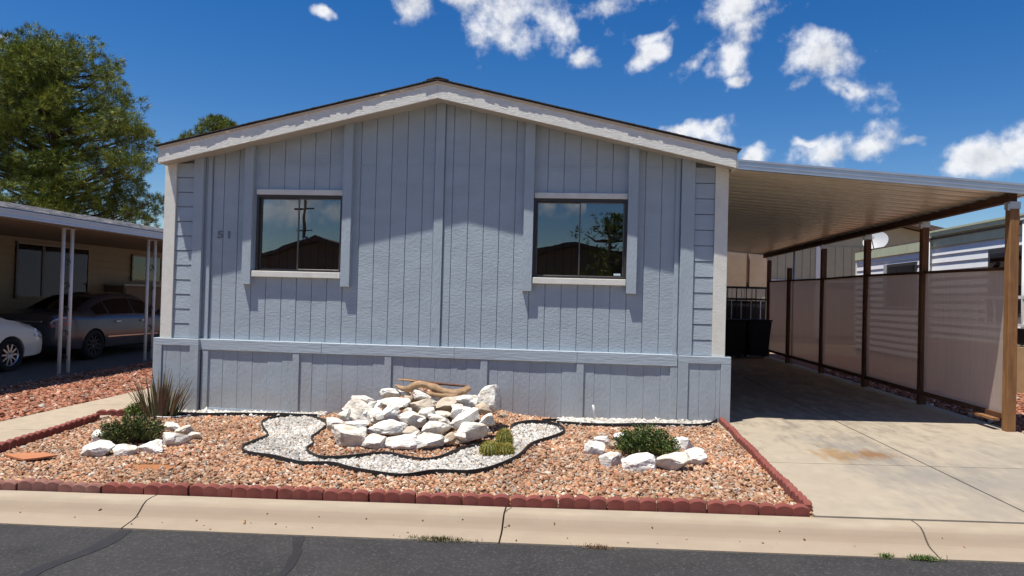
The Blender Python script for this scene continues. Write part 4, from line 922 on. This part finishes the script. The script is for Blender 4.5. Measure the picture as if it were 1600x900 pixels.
# ------------------------------------------------------------------ rocks
def rock_mesh(w, d, h, seed, m, sub=4):
    r = random.Random(seed); bm = bmesh.new(); bmesh.ops.create_icosphere(bm, subdivisions=sub, radius=1)
    planes = []
    for k in range(r.randint(12, 17)):
        n = Vector((r.gauss(0, 1), r.gauss(0, 1), r.gauss(0, .9))).normalized(); planes.append((n, r.uniform(.52, .88)))
    off = r.uniform(0, 99); o3 = Vector((off, off * .3, 0))
    for v in bm.verts:
        p = v.co.copy() * (1.06 + .22 * mnoise.noise(v.co * 1.3 + o3))
        for n, dd in planes:
            k = p.dot(n) - dd
            if k > 0: p -= n * k * .95
        f = 1 +   .07 * mnoise.noise(p * 2.2 + o3) + .06 * mnoise.noise(p * 5 + o3) + .04 * mnoise.noise(p * 11 + o3) - .05 * abs(mnoise.noise(p * 3.4 - o3)) 
        v.co = Vector((p.x * f, p.y * f, p.z * f))
    lo = Vector([min(v.co[i] for v in bm.verts) for i in range(3)]); hi = Vector([max(v.co[i] for v in bm.verts) for i in range(3)])
    for v in bm.verts: v.co = Vector(((v.co[i] - (lo[i] + hi[i]) / 2) * s_ / (hi[i] - lo[i]) for i, s_ in enumerate((w, d, h))))
    me = bpy.data.meshes.new('rock'); bm.to_mesh(me); bm.free(); me.materials.append(m); me.shade_smooth()
    me.set_sharp_from_angle(angle=math.radians(21))
    return me
PILE = [  # x, y, z, width, height, tan?, tilt, label
 (-.49, -1.16, .31, .33, .11, 0, .05, 'flat white rock at the upper left edge of the rock pile'),
 (-.25, -1.00, .38, .26, .12, 0, 0, 'rounded white rock at the top of the pile, left of the driftwood'),
 (-.08, -.99, .38, .13, .11, 0, .3, 'small tilted white rock under the left end of the driftwood'),
 (-.02, -1.10, .33, .14, .10, 1, 0, 'small tan rock wedged under the left end of the driftwood'),
 (-.38, -1.24, .28, .13, .08, 0, 0, 'small white rock below the flat one at the upper left of the pile'),
 (-.14, -1.24, .29, .39, .17, 0, 0, 'broad white slab with tan right face, upper left of the pile'),
 (-.47, -1.42, .22, .35, .25, 0, .5, 'largest slanting white boulder on the left side of the pile'),
 (-.27, -1.47, .20, .17, .19, 0, .1, 'upright white rock between the slanting boulder and the rounded block'),
 (-.12, -1.46, .21, .20, .20, 0, -.1, 'upright rounded white block in the left middle of the pile'),
 (-.58, -1.51, .19, .18, .18, 0, .5, 'tilted white rock leaning at the left edge of the pile'),
 (-.66, -1.67, .12, .23, .15, 0, 0, 'pale grey-white rock at the far left foot of the pile'),
 (-.41, -1.70, .12, .25, .12, 0, -.1, 'wedge-shaped pale rock low on the left of the pile'),
 (-.08, -1.74, .12, .42, .18, 0, -.12, 'long white rock across the low middle of the pile'),
 (.19, -1.76, .10, .18, .12, 1, 0, 'small tan rock tucked low in the middle of the pile'),
 (.14, -1.54, .19, .32, .18, 0, .1, 'angular white rock in the centre of the pile'),
 (-.44, -1.93, .05, .44, .23, 0, .15, 'big white boulder with tan base at the front left foot of the pile'),
 (-.16, -2.02, .02, .30, .19, 0, 0, 'rough white rock at the front middle foot of the pile'),
 (.14, -2.02, .03, .40, .20, 0, -.05, 'wide low white rock at the front of the pile, right of centre'),
 (.18, -1.27, .29, .30, .18, 1, 0, 'white-topped tan rock just below the middle of the driftwood'),
 (.15, -1.06, .37, .26, .13, 0, .1, 'white slab directly under the middle of the driftwood'),
 (.30, -1.12, .33, .22, .10, 0, .2, 'low white rock below the right half of the driftwood'),
 (.46, -1.21, .32, .32, .17, 1, -.1, 'tan-white rock below the right fork of the driftwood'),
 (.68, -1.17, .34, .28, .17, 0, 0, 'jagged white rock at the upper right, beside the tall boulder'),
 (.91, -1.13, .38, .27, .30, 0, -.4, 'tall rough white boulder standing at the top right of the pile'),
 (.26, -1.42, .24, .22, .12, 0, -.3, 'slim tilted white rock in the upper centre of the pile'),
 (.45, -1.43, .23, .19, .09, 0, .1, 'small flat white rock in the right middle of the pile'),
 (.62, -1.38, .26, .20, .15, 0, 0, 'rounded cream-white rock in the right middle of the pile'),
 (.43, -1.53, .19, .26, .12, 0, .1, 'low pale rock above the square block in the pile'),
 (.71, -1.53, .21, .34, .17, 0, -.5, 'long white rock rising to the right in the pile'),
 (.93, -1.49, .21, .18, .15, 0, 0, 'bluish-white rock at the right edge of the pile'),
 (.44, -1.73, .13, .31, .18, 0, 0, 'square cream block in the lower right centre of the pile'),
 (.79, -1.71, .13, .38, .22, 0, -.35, 'bright white boulder at the lower right of the pile'),
 (.61, -1.88, .07, .16, .13, 1, -.2, 'small brown-faced rock at the front right foot of the pile'),
 (.38, -1.98, .05, .38, .19, 0, -.3, 'long white rock with tan underside at the front right of the pile'),
 (.87, -1.29, .30, .21, .13, 1, .1, 'tan rock under the tall boulder at the upper right'),
 (1.08, -1.22, .22, .11, .07, 1, 0, 'little tan rock on gravel right of the tall boulder'),
]
for i, (x, y, z, w, h, tn, tilt, lab) in enumerate(PILE):
    me = rock_mesh(w * 1.04, max(w * .7, h * 1.1), h * 1.0, 100 + i * 7, rock_tan if tn else rockm, 4)
    o = add('rock', me, None); o.location = (x, y + .04, z - h * .02); o.rotation_euler = (-.15, tilt, random.uniform(-.25, .25)); tag(o, lab, 'rock', 'white rocks piled before the wall')
r = random.Random(77)
for k in range(26):                                       # chips lying in the gaps of the pile
    x = r.uniform(-.5, .75); y = r.uniform(-1.95, -1.15); w = r.uniform(.06, .12)
    o = add('rock', rock_mesh(w * 1.2, w, w * .7, 700 + k, rock_tan if k % 4 == 0 else rockm, 3), None); o.location = (x, y - .04, .03 + .0226 * x + .36 * (y + 1.98) + r.uniform(-.02, .03)); o.rotation_euler = (r.uniform(-.4, .4), r.uniform(-.4, .4), r.uniform(0, 6)); tag(o, 'small rock chip filling a gap between the boulders of the pile', 'rock', 'small chips in the rock pile')
RL = [(-2.66, -2.60, .34, .17, 'big bright white rock at the front left of the left shrub ring'), (-3.02, -2.04, .20, .17, 'white rock on the left side of the left shrub ring'), (-2.41, -2.55, .25, .13, 'grey-veined white rock at the front of the left shrub ring'), (-2.22, -2.40, .31, .14, 'long white rock at the front right of the left shrub ring'),
      (-2.18, -2.04, .28, .17, 'white rock at the right end of the left shrub ring'), (-2.40, -1.55, .23, .14, 'white rock behind the right end of the left shrub ring'), (-2.16, -1.73, .19, .10, 'small white rock outermost on the right of the left ring'), (-2.66, -1.33, .20, .12, 'rearmost white rock of the left shrub ring'), (-3.19, -1.62, .15, .10, 'small white rock behind the left shrub')]
RR = [(2.06, -1.98, .22, .17, 'white rock at the left end of the right shrub ring'), (2.14, -1.56, .19, .12, 'white rock at the back left of the right shrub ring'), (2.36, -1.30, .22, .11, 'pale rock behind the right shrub, left one'), (2.20, -2.44, .23, .15, 'egg-shaped white rock at the front left of the right ring'),
      (2.46, -2.55, .34, .18, 'largest white rock at the front middle of the right ring'), (2.75, -2.52, .32, .18, 'jagged white rock at the front right of the right ring'), (2.97, -2.26, .26, .18, 'grey-sided white rock at the right end of the right ring'), (2.96, -1.64, .24, .16, 'mottled white rock at the back right of the right ring'), (2.27, -1.72, .18, .10, 'small tan rock inside the left of the right ring')]
for k, (x, y, w, h, lab) in enumerate(RL + RR):
    tn = 'tan' in lab
    o = add('rock', rock_mesh(w * 1.0, w * .62, h * 1.05, 300 + 11 * k, rock_tan if tn else rockm, 4), None); o.location = (x, y, gz(x, y) + h * .26); o.rotation_euler = (0, random.uniform(-.1, .1), random.uniform(-.4, .4))
    tag(o, lab, 'rock', 'white rocks round the left shrub' if k < len(RL) else 'white rocks round the right shrub')

# ------------------------------------------------------------------ black plastic edging
def edging(P, label, h=.042, t=.014, lift=0., seed=0):
    V = []; F = []; n = len(P)
    for i, (x, y) in enumerate(P):
        a = P[max(0, i - 1)]; b = P[min(n - 1, i + 1)]; dx, dy = b[0] - a[0], b[1] - a[1]; l = math.hypot(dx, dy) + 1e-9; nx_, ny_ = -dy / l * t / 2, dx / l * t / 2
        z = gz(x, y); hh = h * (.8 + .4 * (mnoise.noise((x * 1.7, y * 1.7, seed)) + .3)) + lift
        ln = .25 * mnoise.noise((x * 1.1, y * 1.1, seed + 4)) * h
        V += [(x + nx_, y + ny_, z - .05), (x - nx_, y - ny_, z - .05), (x - nx_ * .8 + dy / l * ln, y - ny_ * .8 - dx / l * ln, z + hh), (x + nx_ * .8 + dy / l * ln, y + ny_ * .8 - dx / l * ln, z + hh)]
    for i in range(n - 1):
        for k in range(4): F.append((4 * i + k, 4 * i + (k + 1) % 4, 4 * i + 4 + (k + 1) % 4, 4 * i + 4 + k))
    F += [(3, 2, 1, 0), (4 * n - 4, 4 * n - 3, 4 * n - 2, 4 * n - 1)]
    o = add('garden_edging', raw(V, F), plastic, None, False); rim = [v for v in V]
    return tag(o, label, 'edging', 'black plastic edging in the yard')
edging(CO, 'long wavy outer black edging round the white gravel', seed=1); edging(CI, 'shorter inner black edging between rock pile and white gravel', .038, seed=2)
edging(CWL, 'straight black edging along the wall left of the rocks', .05, seed=3); edging(CWR, 'black edging along the wall behind the right shrub', .05, seed=4)
edging(smooth_curve([(1.46, -.34), (1.55, -.26), (1.66, -.22)]), 'short loose end of black edging right of the rocks', .04, seed=5)
# ------------------------------------------------------------------ driftwood, sticks, tile, dirt, cable
def lumpy(name, pts, rad, m, seed, n=10):
    P = []; R_ = []
    pts = [Vector(p) for p in pts]
    for i in range(len(pts) - 1):
        p0, p1, p2, p3 = pts[max(0, i - 1)], pts[i], pts[i + 1], pts[min(len(pts) - 1, i + 2)]
        for k in range(7):
            t = k / 7; P.append(.5 * ((2 * p1) + (p2 - p0) * t + (2 * p0 - 5 * p1 + 4 * p2 - p3) * t * t + (3 * p1 - p0 - 3 * p2 + p3) * t ** 3)); R_.append(rad[i] + (rad[i + 1] - rad[i]) * t)
    P.append(pts[-1]); R_.append(rad[-1])
    V, F = tube(P, R_, n)
    V = [v + (v - P[min(len(P) - 1, i // n)]) * (.35 * mnoise.noise(v * 9 + Vector((seed, 0, 0))) + .25 * mnoise.noise(v * 28)) + Vector((0, 0, .01)) * mnoise.noise(v * 6) for i, v in enumerate(V)]
    return V, F
dw = empty('driftwood', (.2, -.98, .42), 'twisted grey-brown driftwood branch lying on top of the rock pile', 'driftwood')
def dpart(name, pts, rad, seed, m=drift):
    V, F = lumpy(name, pts, rad, m, seed); add(name, raw(local(dw, V), F), m, dw, True)
dpart('trunk', [(-.16, -1.0, .46), (-.05, -1.03, .45), (.10, -1.05, .505), (.25, -1.06, .475), (.38, -1.07, .43), (.50, -1.06, .41), (.60, -1.04, .44), (.68, -1.02, .485)], [.012, .03, .042, .04, .042, .045, .035, .026], 1)
dpart('branch', [(-.20, -.98, .475), (-.10, -1.0, .455), (0, -1.03, .44), (.10, -1.06, .43)], [.012, .022, .025, .02], 2)
dpart('branch', [(.20, -1.12, .42), (.32, -1.14, .405), (.44, -1.12, .395), (.54, -1.08, .40)], [.014, .026, .03, .03], 3)
dpart('branch', [(.46, -1.05, .42), (.55, -1.02, .455), (.66, -1.0, .50)], [.03, .024, .014], 4)
dpart('branch', [(.0, -1.0, .46), (.12, -.99, .50), (.26, -.98, .49), (.34, -1.0, .47)], [.015, .025, .022, .012], 5)
V, F = lumpy('s', [(-.16, -.86, .53), (.05, -.87, .515), (.3, -.88, .50), (.62, -.87, .485)], [.012, .014, .016, .010], stick, 6, 7)
tag(add('stick', raw(V, F), stick, None, True), 'thin dark stick lying behind the driftwood', 'stick')
V, F = lumpy('s', [(-.19, -.90, .535), (-.05, -.92, .525), (.08, -.94, .51)], [.009, .012, .010], drift, 8, 7)
tag(add('stick', raw(V, F), drift, None, True), 'short pale stick pointing left beside the driftwood', 'stick')
V = []; tp = [(-3.46, -2.775), (-3.30, -2.71), (-3.10, -2.70), (-2.90, -2.80), (-3.0, -2.93), (-3.08, -2.985), (-3.25, -2.90)]
V = [(x, y, gz(x, y) + .010 + .02 * (x + 3.46)) for x, y in tp]; V = V + [(x, y, z + .016) for x, y, z in V]; n = len(tp)
F = [tuple(range(n)), tuple(range(2 * n - 1, n - 1, -1))] + [(i, i + n, (i + 1) % n + n, (i + 1) % n) for i in range(n)]
tag(add('tile_fragment', raw(V, F), terracotta), 'broken terracotta tile lying on gravel at the far left', 'tile')
V = []; F = []
for i in range(25):
    for j in range(9):
        u, v = i / 24 * 2 - 1, j / 8 * 2 - 1; xx = -1.87 + .34 * u; yy = -2.95 + .16 * v; V.append((xx, yy, gz(xx, yy) - .024 + .020 * max(0, 1 - u * u - v * v) + .003 * mnoise.noise((xx * 30, yy * 30, 0))))
for i in range(24):
    for j in range(8): F.append((i * 9 + j, (i + 1) * 9 + j, (i + 1) * 9 + j + 1, i * 9 + j + 1))
tag(add('bare_soil', raw(V, F), dirt_orange), kind='structure')
cable = smooth_curve([(-3.36, -.52), (-3.22, -.55), (-3.10, -.50), (-3.0, -.36), (-2.98, -.2)])
tag(tubeobj('cable', [(x, y, gz(x, y) + .012) for x, y in cable], .008, white_metal, None, 6), 'white cable curling on the ground by the spiky plant', 'cable')

# ------------------------------------------------------------------ plants
def leaf_cloud(name, centers, normals, lens, wids, cols, m, parent, droop=.0):
    """many small folded leaves in one mesh"""
    n = len(centers); C_ = np.asarray(centers); D = np.asarray(normals); D = D / np.linalg.norm(D, axis=1, keepdims=True)
    rnd = rng.normal(size=(n, 3)); Sd = np.cross(D, rnd); Sd /= np.linalg.norm(Sd, axis=1, keepdims=True); L = np.asarray(lens)[:, None]; Wd = np.asarray(wids)[:, None]
    V = np.stack([C_, C_ + D * L * .5 + Sd * Wd, C_ + D * L, C_ + D * L * .5 - Sd * Wd], 1).reshape(-1, 3)
    Fq = np.arange(n * 4).reshape(-1, 4)
    me = bpy.data.meshes.new(name); me.vertices.add(len(V)); me.vertices.foreach_set('co', V.ravel().astype(np.float32)); me.loops.add(Fq.size); me.loops.foreach_set('vertex_index', Fq.ravel().astype(np.int32))
    me.polygons.add(n); me.polygons.foreach_set('loop_start', np.arange(0, Fq.size, 4, dtype=np.int32)); me.update(calc_edges=True)
    c = np.ones((n, 4, 4), np.float32); c[..., :3] = np.asarray(cols)[:, None, :]
    at = me.color_attributes.new('Col', 'FLOAT_COLOR', 'POINT'); at.data.foreach_set('color', c.ravel())
    return add(name, me, m, parent)
def shrub(x, y, rx, ry, h, label, n=9000, tint=(1, 1, 1), seed=0):
    z0 = gz(x, y); s = empty('shrub', (x, y, z0), label, 'shrub'); r = np.random.default_rng(seed)
    # stems with leaves along them
    Cn = []; Dn = []; stemsV = []; stemsF = []
    ns = 150
    for i in range(ns):
        a = r.uniform(0, 2 * np.pi); q = math.sqrt(r.uniform(0, 1)); tip = np.array([math.cos(a) * q * rx, math.sin(a) * q * ry, h * (1.02 - .55 * q * q) * r.uniform(.5, 1.22)])
        base = np.array([math.cos(a) * q * rx * .35, math.sin(a) * q * ry * .35, 0]); mid = (base + tip) / 2 + np.array([0, 0, -.02])
        Vt, Ft = tube([base, mid, tip], [.006, .004, .002], 4); k = len(stemsV); stemsV += Vt; stemsF += [tuple(i_ + k for i_ in f) for f in Ft]
        m_ = n // ns; t = r.uniform(.25, 1.0, m_) ** .6
        P = base + (tip - base) * t[:, None] + r.normal(0, .014, (m_, 3)); Cn.append(P); dd = (tip - base) / np.linalg.norm(tip - base); Dn.append(dd + r.normal(0, .75, (m_, 3)) + np.array([0, 0, .35]))
    P = np.concatenate(Cn); D = np.concatenate(Dn); P[:, 2] = np.maximum(P[:, 2], .01); m_ = len(P)
    pal = np.array([(.050, .082, .020), (.075, .115, .025), (.12, .145, .032), (.038, .055, .016), (.16, .12, .045)]); c = pal[r.choice(5, m_, p=[.30, .28, .2, .1, .12])] * r.uniform(.7, 1.25, (m_, 1)) * np.array(tint)
    leaf_cloud('foliage', P, D, r.uniform(.014, .024, m_), r.uniform(.005, .0085, m_), c, leafg, s)
    add('stems', raw(stemsV, stemsF), bark, s)
shrub(-2.70, -1.98, .335, .31, .27, 'low dark green shrub inside the left ring of white rocks', 9500, (1.05, 1, 1), 1)
shrub(2.56, -1.98, .33, .31, .25, 'low green shrub inside the right ring of white rocks', 9000, (.95, 1.05, .9), 2)
shrub(-3.72, -.38, .13, .12, .15, 'small bright green weed at the foot of the spiky plant', 1500, (1.6, 1.9, 1.1), 3)
# spiky plant: every blade a leaf of its own
ag = empty('spiky_plant', (-3.37, -.42, gz(-3.37, -.42)), 'spiky aloe-like plant with brown and green blades at the left corner', 'plant')
r = random.Random(11)
for i in range(92):
    a = r.uniform(0, 2 * math.pi); q = math.sqrt(r.random()); bx, by = .24 * q * math.cos(a), .13 * q * math.sin(a)
    lean = .06 + .50 * q * r.uniform(.4, 1.0); L = r.uniform(.34, .66) * (1 - .18 * q); w = r.uniform(.011, .020); ha = a + r.uniform(-.5, .5)
    V = []; seg = 7
    for k in range(seg + 1):
        t = k / seg; rr = L * (t * math.sin(lean) * (.75 + .45 * t)); zz_ = L * t * math.cos(lean * (.75 + .35 * t)); ww = w * (1 - t ** 1.8) + .0008
        cx_, cy_ = bx + rr * math.cos(ha), by + rr * math.sin(ha); sx_, sy_ = -math.sin(ha), math.cos(ha)
        V += [(cx_ - sx_ * ww, cy_ - sy_ * ww, zz_), (cx_ + math.cos(ha) * ww * .45, cy_ + math.sin(ha) * ww * .45, zz_ - .004), (cx_ + sx_ * ww, cy_ + sy_ * ww, zz_)]
    F = []
    for k in range(seg): F += [(3 * k, 3 * k + 1, 3 * k + 4, 3 * k + 3), (3 * k + 1, 3 * k + 2, 3 * k + 5, 3 * k + 4)]
    me = raw(V, F); base = r.choice([(.13, .15, .06), (.10, .135, .05), (.11, .14, .055), (.17, .12, .07), (.15, .095, .06), (.22, .20, .11)]); tip = (.20, .115, .075)
    at = me.color_attributes.new('Col', 'FLOAT_COLOR', 'POINT')
    for k in range(seg + 1):
        t = k / seg
        for j in range(3): at.data[3 * k + j].color = tuple(base[q_] * (1 - t * .6) + tip[q_] * t * .6 for q_ in range(3)) + (1,)
    add('leaf', me, agave_m, ag, True)
# cacti
def cactus(x, y, rad, h, label, seed, ribs=16):
    c = empty('barrel_cactus', (x, y, gz(x, y) - .01), label, 'cactus', 'barrel cacti on the white gravel'); V = []; F = []; na, nz_ = ribs * 4, 14
    def surf(t, a):
        rr = rad * (math.sin(math.pi * (.12 + .88 * t) ** .85) ** .55 if t < 1 else 0) * (1 + .09 * math.cos(ribs * a)); return rr
    for j in range(nz_ + 1):
        t = j / nz_
        for k in range(na):
            a = 2 * math.pi * k / na; rr = surf(t, a); V.append((rr * math.cos(a), rr * math.sin(a), h * (t ** .9)))
    for j in range(nz_):
        for k in range(na): F.append((j * na + k, j * na + (k + 1) % na, (j + 1) * na + (k + 1) % na, (j + 1) * na + k))
    add('body', raw(V, F), cactus_m, c, True); r = random.Random(seed); SV = []; SF = []
    for k in range(ribs):
        a = 2 * math.pi * k / ribs
        for j in range(13):
            t = .08 + .92 * j / 13; rr = surf(t, a); p = Vector((rr * math.cos(a), rr * math.sin(a), h * t ** .9)); nrm = Vector((math.cos(a), math.sin(a), (t - .45) * 1.6)).normalized()
            for q in range(9):
                d = (nrm + Vector((r.gauss(0, .7), r.gauss(0, .7), r.gauss(0, .7)))).normalized() * r.uniform(.018, .038); s_ = d.cross(Vector((r.random(), r.random(), r.random()))).normalized() * .0026; k0 = len(SV)
                SV += [p - s_, p + s_, p + d]; SF.append((k0, k0 + 1, k0 + 2))
    add('spines', raw(SV, SF), spine_m, c)
cactus(1.17, -1.90, .074, .215, 'tallest ribbed barrel cactus, standing behind the two low ones', 1); cactus(1.06, -2.15, .084, .135, 'low round barrel cactus, left of the front pair', 2); cactus(1.20, -2.11, .074, .11, 'smallest round barrel cactus, right of the front pair', 3)
def weeds(x, y, dz, rx, ry, n, label, tint):
    r = np.random.default_rng(int(abs(x) * 100)); P = np.stack([x + r.normal(0, rx, n), y + r.normal(0, ry, n), np.full(n, gz(x, y, False) + dz)], 1); D = r.normal(0, .6, (n, 3)) + np.array([0, 0, .7])
    c = np.array(tint) * r.uniform(.6, 1.4, (n, 1)); o = leaf_cloud('grass_tuft', P, D, r.uniform(.015, .04, n), r.uniform(.0015, .003, n), c, leafg, None); tag(o, label, 'weed', None, 'stuff')
weeds(1.0, -4.235, -.128, .10, .012, 500, 'dry green weeds in the gutter seam below the cacti', (.13, .12, .05)); weeds(2.05, -4.26, -.132, .05, .01, 160, 'brown dead grass at the gutter edge near the right ring', (.24, .14, .06)); weeds(4.10, -4.245, -.128, .05, .012, 400, 'green weeds in the gutter seam by the driveway', (.10, .15, .04)); weeds(3.87, -4.235, -.128, .02, .01, 140, 'small green sprout in the gutter seam left of the weeds', (.10, .15, .04))

# pines: trunk, limbs, and crowns of needle tufts gathered in clumps
def pine(name, x, y, z0, clumps, trunk, label, seed, ntuft=34, blade=26, group=None, bl=.34, flat=.68, wid=.0125):
    t_ = empty(name, (x, y, z0), label, 'tree', group); r = np.random.default_rng(seed)
    V, F = tube([Vector(p) for p in trunk[0]], trunk[1], 10); add('trunk', raw(V, F), bark, t_, True)
    LV, LF = [], []; top = Vector(trunk[0][-1]); bas = Vector(trunk[0][0])
    TP, TN, TS = [], [], []
    for (cx_, cy_, cz_, cr) in clumps:
        q = Vector((cx_, cy_, cz_)); h = max(bas.z + 1.5, min(top.z - .2, cz_ - .35 * math.hypot(cx_, cy_))); f = (h - bas.z) / (top.z - bas.z); st_ = bas.lerp(top, f)
        md = st_.lerp(q, .55) + Vector((0, 0, -.15)); Vt, Ft = tube([st_, md, q], [.07, .045, .015], 5); k = len(LV); LV += Vt; LF += [tuple(i + k for i in ff) for ff in Ft]
        n = max(6, int(ntuft * (cr / 1.0) ** 2)); d = r.normal(size=(n, 3)); d /= np.linalg.norm(d, axis=1, keepdims=True); rad = cr * r.uniform(.25, 1, (n, 1)) ** .5
        p = np.array(q) + d * rad * np.array([1, 1, flat]); TP.append(p); TN.append(d + np.array([0, 0, .55])); TS.append(np.full(n, 1.0) * r.uniform(.75, 1.2, n))
    add('limbs', raw(LV, LF), bark, t_, True)
    P = np.concatenate(TP); Nn = np.concatenate(TN); Nn /= np.linalg.norm(Nn, axis=1, keepdims=True); Sz = np.concatenate(TS); m_ = len(P)
    C_ = np.repeat(P, blade, 0); D = np.repeat(Nn, blade, 0) * .8 + r.normal(0, .62, (m_ * blade, 3)); L = np.repeat(Sz, blade) * bl * r.uniform(.6, 1.1, m_ * blade)
    pal = np.array([(.105, .140, .020), (.15, .185, .022), (.21, .225, .026), (.066, .09, .022)]); tc_ = pal[r.choice(4, m_, p=[.34, .32, .2, .14])] * r.uniform(.8, 1.2, (m_, 1)); col = np.repeat(tc_, blade, 0) * r.uniform(.8, 1.2, (m_ * blade, 1))
    leaf_cloud('crown', C_ , D, L, np.full(len(L), wid), col, needles, t_)
    return t_
r = random.Random(21); cl = []
def crown_r(z):                                           # half width of the crown by height
    return np.interp(z, [3.2, 4.2, 5.5, 7.3, 9, 10.5, 11.8, 12.8, 13.4], [3.2, 4.2, 4.6, 4.7, 4.3, 3.7, 2.9, 1.7, .6])
for i in range(225):
    z = r.uniform(3.4, 12.9) ; R_ = crown_r(z); a = r.uniform(0, 2 * math.pi); q = r.uniform(.45, 1.0) ** .6
    c_ = r.uniform(.55, 1.0); cl.append((math.cos(a) * max(0, R_ * q - c_ * .6), math.sin(a) * max(0, R_ * q - c_ * .6), z, c_))
for i in range(70):                                       # fuller on the side towards the street
    z = r.uniform(4.0, 12.2); R_ = crown_r(z) * r.uniform(.1, .8); a = r.uniform(-2.7, -.4); cl.append((math.cos(a) * R_, math.sin(a) * R_, z, r.uniform(.5, .95)))
for p in [(4.3, -1.5, 7.3, .8), (4.6, -1.0, 6.9, .6), (4.4, -1, 4.9, .5), (5.2, -.5, 4.6, .4), (4.0, -1.5, 9.0, .7), (-.4, -1, 13.0, .6), (-1.2, -1, 12.6, .8), (5.0, 0, 5.6, .4), (3.4, -1, 10.6, .6)]: cl.append(p)
pine('pine_tree', -22.7, 22, -.1, cl, ([(0, 0, 0), (.1, 0, 4), (-.1, .1, 8), (0, 0, 12.4)], [.38, .32, .2, .05]), 'tall bushy pine tree behind the left awning', 5, 84, 18, bl=.30, flat=.55, wid=.0095)
cl2 = []
for i in range(30):
    z = r.uniform(8, 12.2); R_ = np.interp(z, [8, 10, 11.4, 12.4], [2.8, 2.4, 1.6, .3]); a = r.uniform(0, 2 * math.pi); cl2.append((math.cos(a) * R_ * r.uniform(.3, 1), math.sin(a) * R_ * r.uniform(.3, 1), z, r.uniform(.45, .75)))
for p in [(0, 0, 12.2, .45), (-.9, 0, 11.7, .4), (1.0, 0, 11.8, .4), (1.9, 0, 11.5, .4), (-1.9, 0, 10.9, .5), (-2.4, 0, 10.6, .4)]: cl2.append(p)
pine('pine_tree', -21.4, 34, -.1, cl2, ([(0, 0, 0), (0, 0, 6), (0, 0, 11.8)], [.3, .2, .05]), 'distant pine tree top peeking over the home roof', 6, 120, 20, bl=.34, flat=.8, wid=.012)

# ------------------------------------------------------------------ across the street (seen in the window glass)
def far_home(x0, x1, y0, y1, zw, zr, m, label, rm):
    h = empty('mobile_home', ((x0 + x1) / 2, y1, 0), label, 'house'); xm = (x0 + x1) / 2
    box('wall', (x0, x1, y0, y1, -.1, zw), m, h); prism_xz('gable', [(x0, zw + .002), (x1, zw + .002), (xm, zr)], y0, y1, m, h)
    for s in (-1, 1):
        xe = xm + s * ((x1 - x0) / 2 + .4); ze = zw - .1
        lo, hi = (xe, xm) if s < 0 else (xm, xe); zl, zh = (ze, zr + .02) if s < 0 else (zr + .02, ze)
        quadbox('roof', [(lo, y0 - .4, zl), (hi, y0 - .4, zh), (hi, y1 + .4, zh), (lo, y1 + .4, zl), (lo, y0 - .4, zl + .2), (hi, y0 - .4, zh + .2), (hi, y1 + .4, zh + .2), (lo, y1 + .4, zl + .2)], rm, h)
    for k in (.25, .7): box('window', (x0 + (x1 - x0) * k - .6, x0 + (x1 - x0) * k + .6, y1 + .01, y1 + .05, 1.3, 2.4), dark_room, h)
    box('door', (xm - .45, xm + .45, y1 + .01, y1 + .06, .3, 2.3), roof_brown, h)
brownish = mat('brown_siding', (.16, .12, .09), .8, .1, 3)
far_home(-14.5, -5.5, -38, -22, 2.55, 3.75, brownish, 'dark gabled home across the street mirrored in the left window', roof_brown)
far_home(-3.5, 6.5, -38, -22, 2.75, 3.75, brownish, 'dark low home across the street mirrored in the right window', roof_brown)
pl = empty('utility_pole', (-11.9, -25, 0), 'utility pole with crossarms mirrored in the left window', 'pole')
tubeobj('shaft', [(-11.9, -25, -.2), (-11.9, -25, 6.3)], [.09, .06], bark, pl, 10); box('crossarm', (-12.45, -11.35, -25.04, -24.96, 5.62, 5.69), bark, pl); box('crossarm', (-12.3, -11.5, -25.04, -24.96, 4.5, 4.56), bark, pl)
tubeobj('transformer', [(-11.72, -24.8, 3.7), (-11.72, -24.8, 4.2)], .13, galv, pl, 14)
cl3 = []
for i in range(46):
    z = r.uniform(1.8, 4.9); R_ = np.interp(z, [1.8, 3, 4.2, 5.1], [2.2, 2.1, 1.3, .3]); a = r.uniform(0, 2 * math.pi); cl3.append((math.cos(a) * R_ * r.uniform(.2, 1), math.sin(a) * R_ * r.uniform(.2, 1), z, r.uniform(.35, .6)))
pine('street_tree', 2.9, -20, -.1, cl3, ([(0, 0, 0), (0, 0, 2), (0, 0, 4.6)], [.16, .12, .04]), 'bushy tree across the street mirrored in the right window', 9, 60, 12, bl=.2)
